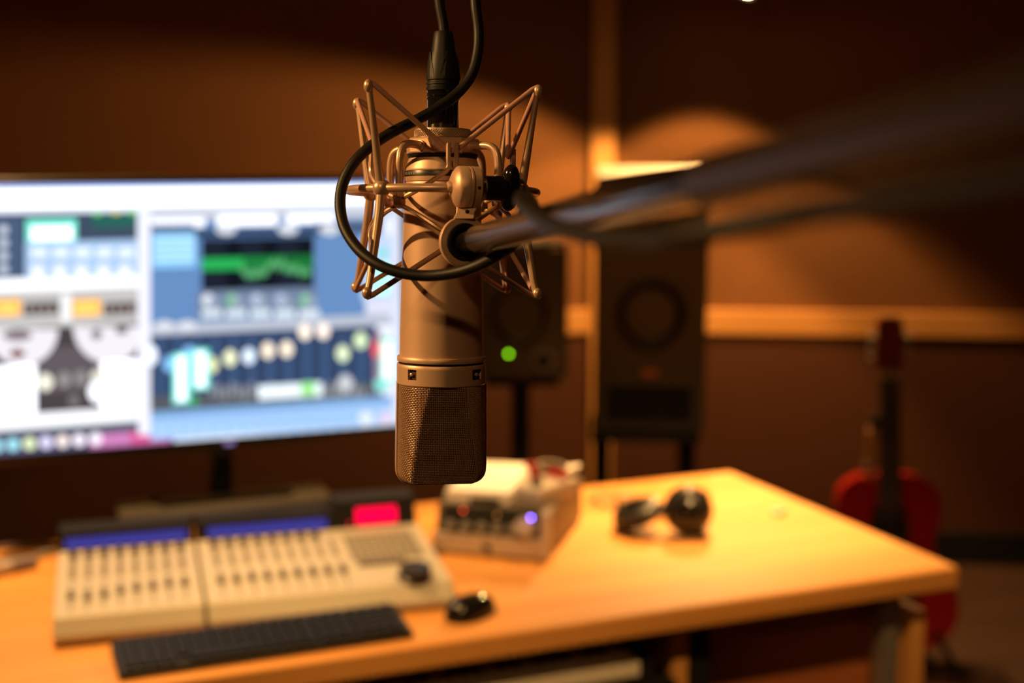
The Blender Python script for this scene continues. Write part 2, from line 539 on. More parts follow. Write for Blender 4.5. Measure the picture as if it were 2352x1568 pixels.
def surface_unit(name, u0, u1, label, nf, fvs, lcd, main=False):
    q = Vector((0.066, 2.052)) + Vector((math.cos(CROT), math.sin(CROT))) * u0
    r = on_desk(name, q.x, q.y, CROT, label, 'mixing console')
    W = u1 - u0
    extrude_u(PROF, 0, W).build('body', CONSOLE, r, bevel=0.004)
    hood = [(0.284, 0.066), (0.345, 0.04), (0.362, 0.04), (0.366, 0.098), (0.350, 0.104), (0.302, 0.100), (0.288, 0.066)]
    h = extrude_u(hood, 0.002, W - 0.002).build('display_housing', BLACK_MATT, r, bevel=0.002)

    def on_hood(name, a, b, m, t0, t1, lift=0.0008):
        p0 = Vector((0.288, 0.068)); p1 = Vector((0.302, 0.100))
        q0 = p0.lerp(p1, t0); q1 = p0.lerp(p1, t1)
        n2 = Vector((-(p1 - p0).y, (p1 - p0).x)).normalized()
        q0 = q0 + n2 * lift; q1 = q1 + n2 * lift
        back0 = q0 - n2 * .002; back1 = q1 - n2 * .002
        vs = [(a, q0.x, q0.y), (b, q0.x, q0.y), (b, q1.x, q1.y), (a, q1.x, q1.y),
              (a, back0.x, back0.y), (b, back0.x, back0.y), (b, back1.x, back1.y), (a, back1.x, back1.y)]
        return MB().add(vs, [(0, 1, 2, 3), (4, 7, 6, 5), (0, 4, 5, 1), (1, 5, 6, 2), (2, 6, 7, 3), (3, 7, 4, 0)]).build(name, m, h)
    on_hood('lcd_display', lcd[0] - u0, lcd[1] - u0, BLUE_LCD, 0.20, 0.66)
    # faders, knobs, buttons
    slot = MB().box(-0.0014, 0.0014, -0.055, 0.055, -0.0005, 0.0006).build('fader_slot', CONSOLE_D, r)
    cap = MB().add([(-.0055, -.011, 0), (.0055, -.011, 0), (.0055, .011, 0), (-.0055, .011, 0),
                    (-.0045, -.009, .010), (.0045, -.009, .010), (.0045, .009, .010), (-.0045, .009, .010),
                    (-.004, 0, .007), (.004, 0, .007)],
                   [(3, 2, 1, 0), (0, 1, 5, 4), (2, 3, 7, 6), (1, 2, 6, 9, 5), (3, 0, 4, 8, 7), (4, 5, 9, 8), (8, 9, 6, 7)]).build('fader_cap', CAPS, r)
    knob = MB().lathe([(.0075, 0), (.0070, .010), (.0058, .013)], 16).build('rotary_knob', CAPS, r)
    but = MB().box(-.0055, .0055, -.003, .003, 0, .0035, .001).build('button', KEYGREY, r)
    pitch = 0.0255
    st = fvs[0] - u0
    for i in range(nf):
        x = st + i * pitch
        v = 0.088
        z = zsurf(v)
        s_ = slot if i == 0 else link_copy(slot, r)
        s_.location = (x, v, z); s_.rotation_euler = (TILT, 0, 0)
        vc = fvs[1][i % len(fvs[1])]
        c_ = cap if i == 0 else link_copy(cap, r)
        c_.location = (x, vc, zsurf(vc)); c_.rotation_euler = (TILT, 0, 0)
        if i < 8:
            k_ = knob if i == 0 else link_copy(knob, r)
            k_.location = (x, 0.254, zsurf(.254)); k_.rotation_euler = (TILT, 0, 0)
        for j, vb in enumerate((0.232, 0.214, 0.197, 0.181, 0.165)):
            b_ = but if (i == 0 and j == 0) else link_copy(but, r)
            b_.location = (x, vb, zsurf(vb)); b_.rotation_euler = (TILT, 0, 0)
    if main:
        kg = MB().box(-.006, .006, -.0045, .0045, 0, .004, .001).build('key_button', KEYGREY, r)
        f = True
        for i in range(9):
            for j in range(8):
                x = 0.262 + i * .0142; v = 0.135 + j * .0155
                k_ = kg if f else link_copy(kg, r)
                f = False
                k_.location = (x, v, zsurf(v)); k_.rotation_euler = (TILT, 0, 0)
        tb = MB().box(-.0075, .0075, -.006, .006, 0, .005, .001).build('transport_button', CAPS, r)
        for i in range(5):
            k_ = tb if i == 0 else link_copy(tb, r)
            v = .112
            k_.location = (0.27 + i * .0165, v, zsurf(v)); k_.rotation_euler = (TILT, 0, 0)
        j = MB().lathe([(.030, 0), (.030, .004), (.027, .006), (.027, .018), (.024, .021), (.010, .019)], 32).build('jog_wheel', BLACK_PLASTIC, r)
        j.location = (0.345, .040, zsurf(.045)); j.rotation_euler = (TILT, 0, 0)
        tall = [(0.286, 0.066), (0.362, 0.066), (0.366, 0.118), (0.350, 0.122), (0.304, 0.118)]
        h2 = extrude_u(tall, 0.250, W - 0.002).build('timecode_housing', BLACK_MATT, r, bevel=0.002)
        # seven-segment digits, each a small lit block
        p0 = Vector((0.286, 0.066)); p1 = Vector((0.304, 0.118))
        n2 = Vector((-(p1 - p0).y, (p1 - p0).x)).normalized()

        def led(a, b, t0, t1, nm='digit'):
            q0 = p0.lerp(p1, t0) + n2 * .0008; q1 = p0.lerp(p1, t1) + n2 * .0008
            c0 = q0 - n2 * .002; c1 = q1 - n2 * .002
            vs = [(a, q0.x, q0.y), (b, q0.x, q0.y), (b, q1.x, q1.y), (a, q1.x, q1.y), (a, c0.x, c0.y), (b, c0.x, c0.y), (b, c1.x, c1.y), (a, c1.x, c1.y)]
            MB().add(vs, [(0, 1, 2, 3), (4, 7, 6, 5), (0, 4, 5, 1), (1, 5, 6, 2), (2, 6, 7, 3), (3, 7, 4, 0)]).build(nm, RED_LED, h2)
        for k in range(8):
            a = 0.290 + k * .0098
            led(a, a + .0074, 0.16, 0.72)
        led(0.276, 0.279, 0.18, 0.28, 'indicator_lamp')
    return r


surface_unit('fader_extender', 0.0, 0.230, 'smaller cream eight-fader extender at the left end of the mixing consoles', 8,
             (0.026, [.090, .082, .086, .094, .098, .100, .106, .103]), (0.012, 0.218))
surface_unit('control_surface', 0.235, 0.640, 'larger cream mixing console with jog wheel and red time display', 9,
             (0.263, [.098, .097, .099, .098, .097, .099, .098, .097, .096]), (0.255, 0.470), True)

# ------------------------------------------------------------------ riser and monitor
ris = on_desk('monitor_riser', 0.417, 2.535, 0, 'low grey slab riser under the computer monitor', 'riser')
MB().box(-0.205, 0.205, -0.060, 0.075, 0.066, 0.080).build('slab', mat('riser_grey', (0.055, 0.048, 0.034), 0.5), ris, bevel=0.003)
for s in (-1, 1):
    MB().box(s * .18 - .012, s * .18 + .012, -0.045, 0.065, 0, 0.066).build('foot', BLACK_PLASTIC, ris)

SV = 2.55                                   # plane of the glass
mon = on_desk('computer_monitor', 0.42, 2.575, 0, 'large bright computer monitor showing audio plug-in windows', 'monitor', DESK + 0.080)
zb, zt = 0.203 - .080, 0.702 - .080
ul, ur = -0.005 - 0.42, 0.787 - 0.42
vf = SV - 2.575
MB().box(ul - .012, ur + .012, vf + .003, vf + .045, zb - .020, zt + .012).build('housing', BLACK_PLASTIC, mon, bevel=0.004)
MB().box(-0.022, 0.022, vf + .045, vf + .075, 0.005, zb + .18).build('stand_neck', BLACK_GLOSS, mon, bevel=0.004)
MB().box(-0.13, 0.13, -0.045, 0.055, 0.0, 0.010).build('stand_foot', BLACK_GLOSS, mon, bevel=0.003)


def scr(px, py):
    d = ray(px, py)
    t = SV / d.dot(VV)
    q = CAMP + d * t
    return q.dot(UU) - 0.42, q.z - (DESK + .080)


class Screen:
    def __init__(s): s.v = []; s.f = []; s.c = []; s.k = 0

    def poly(s, pts, c, g=1.0):
        s.k += 1
        n = len(s.v)
        y = vf + .0028 - s.k * 2.5e-6
        for p in pts:
            u, z = scr(*p)
            s.v.append((min(max(u, ul), ur), y, min(max(z, zb), zt)))
        s.f.append(tuple(range(n, n + len(pts))))
        s.c.append(tuple(q * g for q in c))

    def rect(s, x0, y0, x1, y1, c, g=1.0, sl0=None, sl1=None):
        """pixel rectangle whose top and bottom run along the screen's own slopes"""
        def sl(y): return -0.009 - 0.0685 * ((y - 425) / 620.0)
        # y is given at x0
        s.poly([(x0, y1), (x1, y1 + sl(y1) * (x1 - x0)), (x1, y0 + sl(y0) * (x1 - x0)), (x0, y0)], c, g)

    def disc(s, x, y, rx, ry, c, g=1.0, n=14):
        s.poly([(x + rx * math.cos(2 * math.pi * i / n), y + ry * math.sin(2 * math.pi * i / n)) for i in range(n)], c, g)


S = Screen()
WH = (1.0, 1.02, 1.1); BLU = (0.13, 0.26, 0.52); NAVY = (0.035, 0.06, 0.13); BLK = (0.006, 0.008, 0.014)
GRY = (0.55, 0.56, 0.62); CY = (0.45, 0.95, 1.05); GRN = (0.02, 0.38, 0.08); TEAL = (0.05, 0.55, 0.36)
# whole desktop, pale
S.rect(-40, 400, 960, 1070, (0.85, 0.90, 1.02), 1.0)
S.rect(-40, 418, 960, 436, (0.30, 0.45, 0.95), 1.0)              # menu bar line
S.rect(-40, 434, 960, 478, WH, 1.6)
# ---- left column
S.rect(-20, 492, 316, 640, (0.05, 0.075, 0.12))
S.rect(-20, 500, 50, 638, (0.07, 0.11, 0.20))
for k in range(4):
    S.disc(8, 528 + k * 30, 12, 11, (0.6, 0.65, 0.75))
S.rect(60, 505, 176, 556, (0.25, 1.0, 0.78), 1.0); S.rect(72, 522, 166, 552, WH, 1.6)
S.rect(212, 496, 314, 522, (0.02, 0.13, 0.10)); S.rect(215, 486, 232, 494, (0.25, 0.8, 0.2)); S.rect(258, 484, 276, 492, (0.8, 0.7, 0.1)); S.rect(296, 483, 314, 492, (0.25, 0.8, 0.2))
S.rect(58, 556, 318, 652, (0.42, 0.60, 0.88))
for k in range(5):
    S.rect(72 + k * 50, 570, 108 + k * 50, 592, (0.85, 0.95, 1.1)); S.rect(72 + k * 50, 610, 102 + k * 50, 650, (0.95, 1.0, 1.1))
S.rect(-20, 642, 330, 672, (0.95, 0.98, 1.05), 1.2)
S.rect(-20, 672, 318, 758, (0.55, 0.54, 0.53))
for a, b in ((-10, 48), (166, 232)):
    S.rect(a, 688, b, 728, (1.1, 0.50, 0.06)); S.rect(a + 6, 696, b - 8, 722, (1.3, 0.72, 0.18))
for a, b in ((54, 136), (238, 314)):
    S.rect(a, 696, b, 724, (0.05, 0.035, 0.03))
    for k in range(4): S.rect(a + 6 + k * 19, 702, a + 16 + k * 19, 718, (0.35, 0.28, 0.27))
S.rect(140, 676, 164, 740, (0.85, 0.85, 0.86), 1.1)
S.rect(-20, 758, 324, 964, (0.07, 0.055, 0.06))
S.rect(80, 800, 250, 905, (0.12, 0.10, 0.11))
for cx in (52, 250):
    S.poly([(cx + 82 * math.cos(a), 756 - (cx - 52) * .03 + 84 * math.sin(a)) for a in [math.pi * i / 14 for i in range(15)]], (0.86, 0.82, 0.88), 1.0)
S.disc(40, 812, 18, 10, (0.18, 0.03, 0.01)); S.disc(40, 770, 34, 14, (0.25, 0.2, 0.22)); S.disc(222, 768, 12, 12, (0.15, 0.13, 0.15)); S.disc(280, 758, 14, 10, (0.15, 0.13, 0.15))
S.rect(-20, 842, 84, 985, WH, 1.5); S.rect(232, 830, 342, 962, WH, 1.7)
S.disc(104, 878, 18, 20, (0.9, 0.86, 0.72), 1.1); S.disc(148, 872, 16, 18, (0.30, 0.28, 0.28)); S.disc(186, 868, 15, 18, (0.28, 0.26, 0.26)); S.disc(224, 866, 16, 18, (0.75, 0.73, 0.62)); S.disc(226, 900, 24, 26, WH, 1.3); S.disc(170, 920, 13, 13, (0.2, 0.18, 0.19))
for k in range(4): S.rect(268 + k * 10, 866, 274 + k * 10, 892, (0.35, 0.35, 0.35))
S.rect(-20, 956, 342, 990, (0.86, 0.87, 0.90), 1.2)
S.rect(-20, 992, 336, 1012, (0.09, 0.10, 0.14))
S.rect(-20, 1010, 400, 1050, (0.10, 0.10, 0.18)); S.rect(206, 998, 390, 1032, (0.62, 0.22, 0.50)); S.rect(300, 992, 392, 1020, (0.72, 0.10, 0.30))
for k, c in enumerate(((0.35, 0.75, 0.85), (0.35, 0.75, 0.85), (0.75, 0.85, 0.50), (0.75, 0.70, 0.95), (0.95, 0.80, 0.75), (0.95, 0.85, 0.95), (0.95, 0.85, 0.95))):
    S.disc(-8 + k * 38, 1024 - k * 2.7, 15, 15, c, 1.1)
S.rect(318, 490, 346, 1000, (0.86, 0.86, 0.98), 1.05)
# ---- right column, upper plug-in
S.rect(346, 482, 880, 745, BLU)
S.rect(346, 482, 915, 510, (0.55, 0.58, 0.66)); S.rect(348, 502, 470, 524, WH, 1.2); S.rect(500, 494, 636, 520, WH, 1.3); S.rect(660, 492, 770, 514, WH, 1.3)
S.rect(448, 526, 730, 548, NAVY); S.rect(346, 516, 448, 536, (0.10, 0.15, 0.26)); S.rect(726, 510, 870, 540, (0.07, 0.11, 0.20))
for a in (520, 662, 758): S.disc(a, 527, 24, 13, (0.7, 0.73, 0.80))
S.rect(350, 536, 450, 616, (0.28, 0.62, 1.0), 1.0)
for k in range(4): S.rect(356, 548 + k * 15, 446, 555 + k * 15, (0.55, 0.9, 1.05))
S.rect(464, 550, 722, 668, BLK)
for k in range(3): S.rect(470 + k * 84, 552, 520 + k * 84, 664, (0.012, 0.016, 0.03))
S.rect(464, 592, 722, 620, GRN, .55); S.rect(464, 594, 560, 622, GRN, 1.1); S.rect(640, 588, 722, 612, (0.01, 0.16, 0.03))
random.seed(11)
for k in range(26):
    x = 556 + k * 6.2
    S.disc(x, 618 + 12 * math.sin(k * .33) + random.uniform(-8, 8), 4, 11, (0.10, 0.42, 0.16), .9)
S.rect(452, 668, 728, 735, (0.16, 0.22, 0.34))
for k, (c, g) in enumerate((((0.85, 0.88, 1), .9), ((0.25, 0.6, 0.35), .9), ((0.55, 0.62, 0.8), .9), ((0.5, 0.56, 0.75), .9), ((0.25, 0.6, 0.35), .9))):
    x = 478 + k * 56
    S.disc(x, 690, 14, 16, c, g); S.disc(x + 14, 694, 12, 13, (0.4, 0.47, 0.6), .8); S.rect(x - 14, 712, x + 32, 730, (0.75, 0.85, 0.95), .95)
S.rect(832, 540, 915, 690, (0.55, 0.68, 0.95)); S.rect(866, 572, 892, 590, (0.2, 0.75, 0.7)); S.rect(862, 606, 894, 676, (0.45, 1.1, 0.95), 1.2); S.rect(840, 690, 915, 722, (0.72, 0.74, 0.88))
S.rect(346, 745, 900, 772, (0.48, 0.52, 0.62))
for a in (378, 430): S.disc(a, 748, 22, 12, (0.72, 0.75, 0.82))
# ---- right column, mixer with faders
S.rect(346, 772, 866, 938, NAVY)
for k in range(13): S.rect(362 + k * 42, 772, 376 + k * 42, 925, (0.05, 0.10, 0.22))
S.rect(346, 910, 866, 945, (0.09, 0.10, 0.12))
for k in range(24): S.rect(484 + k * 15, 878 + (k % 3) * 5, 492 + k * 15, 910 + (k % 3) * 4, (0.30, 0.31, 0.34))
S.rect(594, 886, 740, 918, (0.85, 0.95, 1.0), 1.1); S.rect(692, 878, 724, 910, (0.35, 0.85, 0.30)); S.disc(794, 880, 18, 20, (0.6, 0.62, 0.66))
for x, y, c in ((390, 836, (0.25, 0.55, 0.95)), (435, 812, (0.25, 0.5, 0.95)), (487, 838, (0.85, 0.85, 0.45)), (529, 822, (0.93, 0.96, 0.62)), (572, 818, (0.85, 0.97, 1.15)),
                (616, 805, (1.1, 0.93, 0.72)), (659, 802, (1.1, 0.93, 0.72)), (701, 762, (1.15, 0.98, 0.82)), (743, 760, (1.15, 0.98, 0.86)), (788, 812, (0.83, 0.96, 0.62)), (829, 782, (0.78, 0.95, 0.58))):
    S.disc(x, y, 15, 19, c, 1.05)
S.disc(346, 816, 16, 24, (0.9, 0.97, 1.1), 1.2)
for x, y0, y1 in ((417, 812, 928), (461, 802, 896)):
    S.rect(x - 20, y0, x + 20, y1, (0.2, 0.95, 0.8), 1.0); S.rect(x - 12, y0 + 6, x + 12, y1 - 6, (0.95, 1.1, 1.2), 1.4)
S.disc(446, 922, 10, 12, (0.05, 0.35, 0.12))
S.rect(860, 760, 876, 905, (0.34, 0.22, 0.34)); S.disc(866, 802, 12, 20, (0.95, 0.12, 0.16)); S.rect(874, 776, 905, 880, (0.3, 0.95, 0.68)); S.rect(880, 786, 900, 872, (1.0, 1.1, 1.1), 1.3); S.disc(876, 884, 16, 16, (0.25, 0.8, 0.7))
S.rect(346, 945, 960, 990, (0.20, 0.38, 0.66)); S.rect(346, 962, 960, 1012, (0.36, 0.58, 0.95))
for k in range(16): S.rect(360 + k * 34, 984 - k * 0.3, 382 + k * 34, 1000 - k * 0.3, (0.46, 0.68, 1.0))
S.disc(842, 960, 18, 16, (0.75, 0.85, 1.0)); S.disc(886, 958, 16, 16, (0.75, 0.65, 0.85))
S.rect(902, 440, 960, 990, (0.72, 0.76, 0.92))
me = bpy.data.meshes.new('screen')
me.from_pydata(S.v, [], S.f)
ca = me.attributes.new('tint', 'FLOAT_COLOR', 'FACE')
for i, c in enumerate(S.c):
    ca.data[i].color = (*c, 1)
sm = bpy.data.materials.new('screen_picture')
sm.use_nodes = True
nt = sm.node_tree
nt.nodes.remove(nt.nodes['Principled BSDF'])
an = nt.nodes.new('ShaderNodeAttribute'); an.attribute_name = 'tint'
em = nt.nodes.new('ShaderNodeEmission'); em.inputs[1].default_value = 1.12
nt.links.new(an.outputs['Color'], em.inputs[0])
nt.links.new(em.outputs[0], nt.nodes['Material Output'].inputs[0])
me.materials.append(sm)
so = bpy.data.objects.new('screen', me)
COL.objects.link(so); so.parent = mon
so['label'] = 'lit screen full of bright blue and white plug-in windows'
u_, z_ = scr(527, 1016)
lg = MB().box(u_ - .009, u_ + .009, vf + .001, vf + .004, z_ - .004, z_ + .004).build('badge', glow('badge_glow', (0.5, 0.35, 0.8), 0.7), mon)

# ------------------------------------------------------------------ computer keyboard and mouse
kb = on_desk('computer_keyboard', 0.372, 1.940, 0, 'black computer keyboard lying in front of the mixing consoles', 'keyboard')
kb.rotation_euler.z = YAW + math.radians(0.5)
kb.scale = (1.0, 0.80, 1.0)
MB().add([(-.225, -.068, .001), (.225, -.068, .001), (.225, .068, .001), (-.225, .068, .001), (-.225, -.068, .012), (.225, -.068, .012), (.225, .068, .024), (-.225, .068, .024)],
         [(3, 2, 1, 0), (4, 5, 6, 7), (0, 1, 5, 4), (1, 2, 6, 5), (2, 3, 7, 6), (3, 0, 4, 7)]).build('case', KEYBLACK, kb, bevel=0.005)
kt = math.atan(.012 / .136)
ky = MB().add([(-.0082, -.0082, 0), (.0082, -.0082, 0), (.0082, .0082, 0), (-.0082, .0082, 0), (-.0068, -.0065, .006), (.0068, -.0065, .006), (.0068, .0065, .006), (-.0068, .0065, .006)],
              [(4, 5, 6, 7), (0, 1, 5, 4), (1, 2, 6, 5), (2, 3, 7, 6), (3, 0, 4, 7)]).build('key', KEYBLACK, kb)
sp = MB().add([(-.052, -.0082, 0), (.052, -.0082, 0), (.052, .0082, 0), (-.052, .0082, 0), (-.051, -.0065, .006), (.051, -.0065, .006), (.051, .0065, .006), (-.051, .0065, .006)],
              [(4, 5, 6, 7), (0, 1, 5, 4), (1, 2, 6, 5), (2, 3, 7, 6), (3, 0, 4, 7)]).build('space_bar', KEYBLACK, kb)
sp.location = (-.07, -.050, .012 + .018 * kt); sp.rotation_euler = (kt, 0, 0)
f = True
for r_ in range(6):
    for c_ in range(22):
        x = -.206 + c_ * .0192 + (0.004 if c_ > 14 else 0) + (0.003 if c_ > 17 else 0)
        y = -.050 + r_ * .0200
        if r_ == 0 and 4 <= c_ <= 9: continue
        k_ = ky if f else link_copy(ky, kb)
        f = False
        k_.location = (x, y, .0118 + (y + .068) * kt); k_.rotation_euler = (kt, 0, 0)

ms = on_desk('computer_mouse', 0.716, 1.955, math.radians(-62), 'small glossy black mouse beside the keyboard', 'mouse')
vs = []; fs = []
NU, NVv = 20, 9
for j in range(NVv):
    t = j / (NVv - 1)
    hgt = 0.034 * math.sin(t * math.pi / 2)
    k = math.cos(t * math.pi / 2) ** .55
    for i in range(NU):
        a = 2 * math.pi * i / NU
        x = 0.030 * math.copysign(abs(math.cos(a)) ** .8, math.cos(a)); y = 0.052 * math.copysign(abs(math.sin(a)) ** .85, math.sin(a))
        vs.append((x * max(k, .02), y * max(k, .02) - .008 * (1 - k), max(0.0005, hgt)))
for j in range(NVv - 1):
    for i in range(NU):
        q = (i + 1) % NU
        fs.append((j * NU + i, j * NU + q, (j + 1) * NU + q, (j + 1) * NU + i))
fs.append(tuple(range(NU - 1, -1, -1))); fs.append(tuple((NVv - 1) * NU + i for i in range(NU)))
MB().add(vs, fs, True).build('body', BLACK_GLOSS, ms)
MB().lathe([(.006, -.003), (.0075, -.0015), (.0075, .0015), (.006, .003)], 18, Matrix.Translation((0, .026, .0235)) @ Matrix.Rotation(math.pi / 2, 4, 'Y')).build('scroll_wheel', GREY_METAL, ms)

# ------------------------------------------------------------------ preamp box with the things lying on it
bxr = empty('preamp_unit', Vector((-0.147, 2.428, DESK)), math.radians(-15.8), 'silver and black desktop preamp unit with knobs and a blue lamp', 'audio unit')
BW, BD, BH = 0.222, 0.29, 0.094
prof = [(0.0, 0.008), (0.0, 0.040), (0.020, BH), (BD, BH), (BD, 0.008)]
extrude_u(prof, 0.0, BW).build('case', mat('preamp_case', (0.13, 0.10, 0.075), 0.45, 0.3), bxr, bevel=0.003)
for fx in (.02, BW - .02):
    for fy in (.03, BD - .03):
        MB().lathe([(.009, 0), (.009, .009)], 14, Matrix.Translation((fx, fy, 0))).build('foot', BLACK_RUBBER, bxr)
MB().box(-.004, BW + .004, -.006, .004, .006, .042).build('lower_fascia', SILVER, bxr, bevel=0.002)
pa, pb = Vector((0.0, 0.043)), Vector((0.019, BH - .003))
pn = Vector((-(pb - pa).y, (pb - pa).x)).normalized()
ptilt = math.atan2((pb - pa).x, (pb - pa).y)


def fascia_M(x, t, lift=0.0):
    q = pa.lerp(pb, t) + pn * lift
    # local z of the piece points out of the sloping fascia
    return Matrix.Translation((x, q.x, q.y)) @ Matrix.Rotation(math.pi / 2 - ptilt, 4, 'X')


q0, q1 = pa + pn * .001, pb + pn * .001
MB().add([(.012, q0.x, q0.y), (BW - .014, q0.x, q0.y), (BW - .014, q1.x, q1.y), (.012, q1.x, q1.y), (.012, q0.x + .002, q0.y), (BW - .014, q0.x + .002, q0.y), (BW - .014, q1.x + .002, q1.y), (.012, q1.x + .002, q1.y)],
         [(0, 1, 2, 3), (0, 4, 5, 1), (1, 5, 6, 2), (2, 6, 7, 3), (3, 7, 4, 0)]).build('control_panel', BLACK_PLASTIC, bxr)
MB().box(BW - .014, BW + .004, -.004, .012, .040, .094).build('end_cap', SILVER, bxr, bevel=0.002)
pk = MB().lathe([(.0095, 0), (.0090, .012), (.0075, .014)], 20).build('small_knob', GREY_METAL, bxr)
pk.matrix_local = fascia_M(.030, .25)
for i in range(1, 5):
    c = link_copy(pk, bxr); c.matrix_local = fascia_M(.030 + i * .031, .25)
bkn = MB().lathe([(.019, 0), (.018, .018), (.0155, .021)], 28).build('large_knob', SILVER, bxr)
bkn.matrix_local = fascia_M(.178, .36)
for x, t, nm, m in ((.192, .70, 'blue_lamp', glow('blue_led', (0.25, 0.14, 1.0), 24.0)), (.052, .82, 'red_lamp', glow('dim_red_led', (0.9, 0.08, 0.02), 5.0)), (.120, .74, 'amber_lamp', glow('dim_amber_led', (0.5, 0.2, 0.03), 2.5))):
    l = MB().lathe([(.0022, 0), (.0022, .004), (.0012, .0052)], 12).build(nm, m, bxr)
    l.matrix_local = fascia_M(x, t, .001) if nm != 'blue_lamp' else fascia_M(x, t, .022)
MB().tube([fascia_M(.192, .70) @ Vector((0, 0, 0)), fascia_M(.192, .70) @ Vector((0, 0, .022))], .003, 8).build('lamp_stalk', BLACK_PLASTIC, bxr)
MB().box(.098, .112, -.0075, -.0055, .014, .026).build('badge', BLACK_MATT, bxr)


def on_box(name, x, y, z, rz, label, cat):
    p = Vector((x * math.cos(math.radians(-15.8)) - y * math.sin(math.radians(-15.8)), x * math.sin(math.radians(-15.8)) + y * math.cos(math.radians(-15.8)), 0))
    return empty(name, Vector((-0.147, 2.428, DESK + BH + z)) + p, math.radians(-15.8) + rz, label, cat)


pp = on_box('paper_pad', .066, .15, 0.0005, math.radians(4), 'thick pad of white paper on top of the preamp unit', 'paper')
for k in range(4):
    s = MB().box(-.062, .062, -.12, .12, k * .006, k * .006 + .0055).build('sheet', PAPER, pp)
    s.rotation_euler.z = random.uniform(-.03, .03)
ph = on_box('pocket_recorder', .090, .042, 0.0005, math.radians(-6), 'flat black pocket recorder at the front of the preamp unit', 'recorder')
MB().box(-.032, .032, -.017, .017, 0, .012, .003).build('body', BLACK_GLOSS, ph)
MB().box(-.022, .010, -.010, .010, .012, .0128).build('display', BLACK_MATT, ph)
cb = on_box('cable_tester', .190, .11, 0.0005, math.radians(-20), 'pale grey hand-size box on top of the preamp unit, at its right', 'audio unit')
MB().box(-.030, .030, -.065, .065, 0, .030, .004).build('case', SILVER, cb)
for k, m in enumerate((RED, RED)):
    MB().lathe([(.010, 0), (.009, .014), (.007, .016)], 16, Matrix.Translation((-.012 + k * .024, .04, .030))).build('red_knob', m, cb)
MB().lathe([(.012, 0), (.011, .012)], 18, Matrix.Translation((0, -.03, .030))).build('dark_knob', BLACK_PLASTIC, cb)
lp = on_box('patch_lead', .175, .225, 0.0, 0, 'short grey patch lead looped at the back of the preamp unit', 'cable')
pts = [(math.cos(a) * (.028 + .003 * a / 6), math.sin(a) * .020, .004 + .022 * (1 + math.sin(a * .5 + .4)) * .8) for a in [i * .35 for i in range(38)]]
MB().tube(pts, .003, 8).build('lead', mat('grey_cable', (0.32, 0.27, 0.22), 0.5), lp)
for q in (pts[0], pts[-1]):
    MB().tube([q, (q[0] + .02, q[1] + .012, q[2] + .002)], .005, 10).build('plug', GREY_METAL, lp)

# a red guitar-pedal style item behind the paper
rp = on_box('red_capo', .125, .245, 0.0005, math.radians(20), 'small red clip lying behind the paper on the preamp unit', 'clip')
MB().box(-.016, .016, -.010, .010, 0, .012, .003).build('jaw', RED, rp)
MB().box(-.014, .014, -.004, .004, .012, .034, .002).build('lever', RED, rp)

# ------------------------------------------------------------------ earphone lead on the desk
ear = empty('earphone_lead', Vector((0.215, 2.80, DESK)), 0, 'tangle of thin pale earphone lead on the desk behind the preamp unit', 'cable')
random.seed(5)
pts = []
for i in range(46):
    a = i * .55
    rr = .030 + .012 * math.sin(i * 1.3)
    pts.append((rr * 1.3 * math.cos(a) + .012 * math.sin(i * .21), rr * 1.7 * math.sin(a), .003 + .004 * (1 + math.sin(i * .9))))
MB().tube(catmull(pts, 4), .0016, 6).build('lead', mat('pale_lead', (0.30, 0.20, 0.12), 0.5), ear)
for q in (pts[0], pts[-1]):
    MB().sphere(q, .008, 12, 8).build('ear_bud', mat('bud', (0.45, 0.36, 0.28), 0.4), ear)

# ------------------------------------------------------------------ headphones
hp = empty('headphones', Vector((0.330, 2.545, DESK + .003)), 0, 'black closed-back headphones lying on the right half of the desk', 'headphones')


def earcup(center, axis, R, nm, th=1.0):
    a = Vector(axis).normalized()
    M = Matrix.Translation(center) @ a.to_track_quat('Z', 'Y').to_matrix().to_4x4() @ Matrix.Diagonal((1, 1, th, 1))
    o = MB().lathe([(R * .30, .026), (R * .72, .024), (R * .95, .014), (R, .002), (R * .98, -.004)], 32, M).build(nm, BLACK_PLASTIC, hp)
    MB().lathe([(R * .98, -.004), (R * 1.06, -.010), (R * 1.06, -.020), (R * .92, -.028), (R * .60, -.026), (R * .55, -.012)], 32, M).build('ear_cushion', BLACK_RUBBER, o)
    MB().lathe([(R * .42, .0255), (R * .42, .0285), (R * .36, .030)], 24, M).build('badge', BLACK_GLOSS, o)
    return o


c1 = Vector((.022, -.004, .050)); c2 = Vector((-.078, .022, .040))
earcup(c1, (-.15, -1.0, .30), .047, 'ear_cup')
earcup(c2, (-.36, -.10, .92), .050, 'ear_cup', .62)
band = catmull([c1 + Vector((.034, .03, .018)), c1 + Vector((.045, .075, .0)), Vector((.015, .125, -.0) ) + Vector((0, 0, .018)), Vector((-.060, .120, .016)), c2 + Vector((-.03, .055, -.008)), c2 + Vector((-.022, .018, -.004))], 8)
vs = []; fs = []
for i, p in enumerate(band):
    t = (band[min(i + 1, len(band) - 1)] - band[max(i - 1, 0)]).normalized()
    n = t.cross(Vector((0, 0, 1))).normalized()
    for dx, dz in ((-.005, -.013), (.005, -.013), (.006, 0), (.005, .013), (-.005, .013), (-.006, 0)):
        vs.append(p + n * dx + Vector((0, 0, dz)))
for i in range(len(band) - 1):
    for k in range(6):
        q = (k + 1) % 6
        fs.append((i * 6 + k, i * 6 + q, i * 6 + 6 + q, i * 6 + 6 + k))
fs += [tuple(range(5, -1, -1)), tuple((len(band) - 1) * 6 + k for k in range(6))]
MB().add(vs, fs, True).build('headband', BLACK_RUBBER, hp)
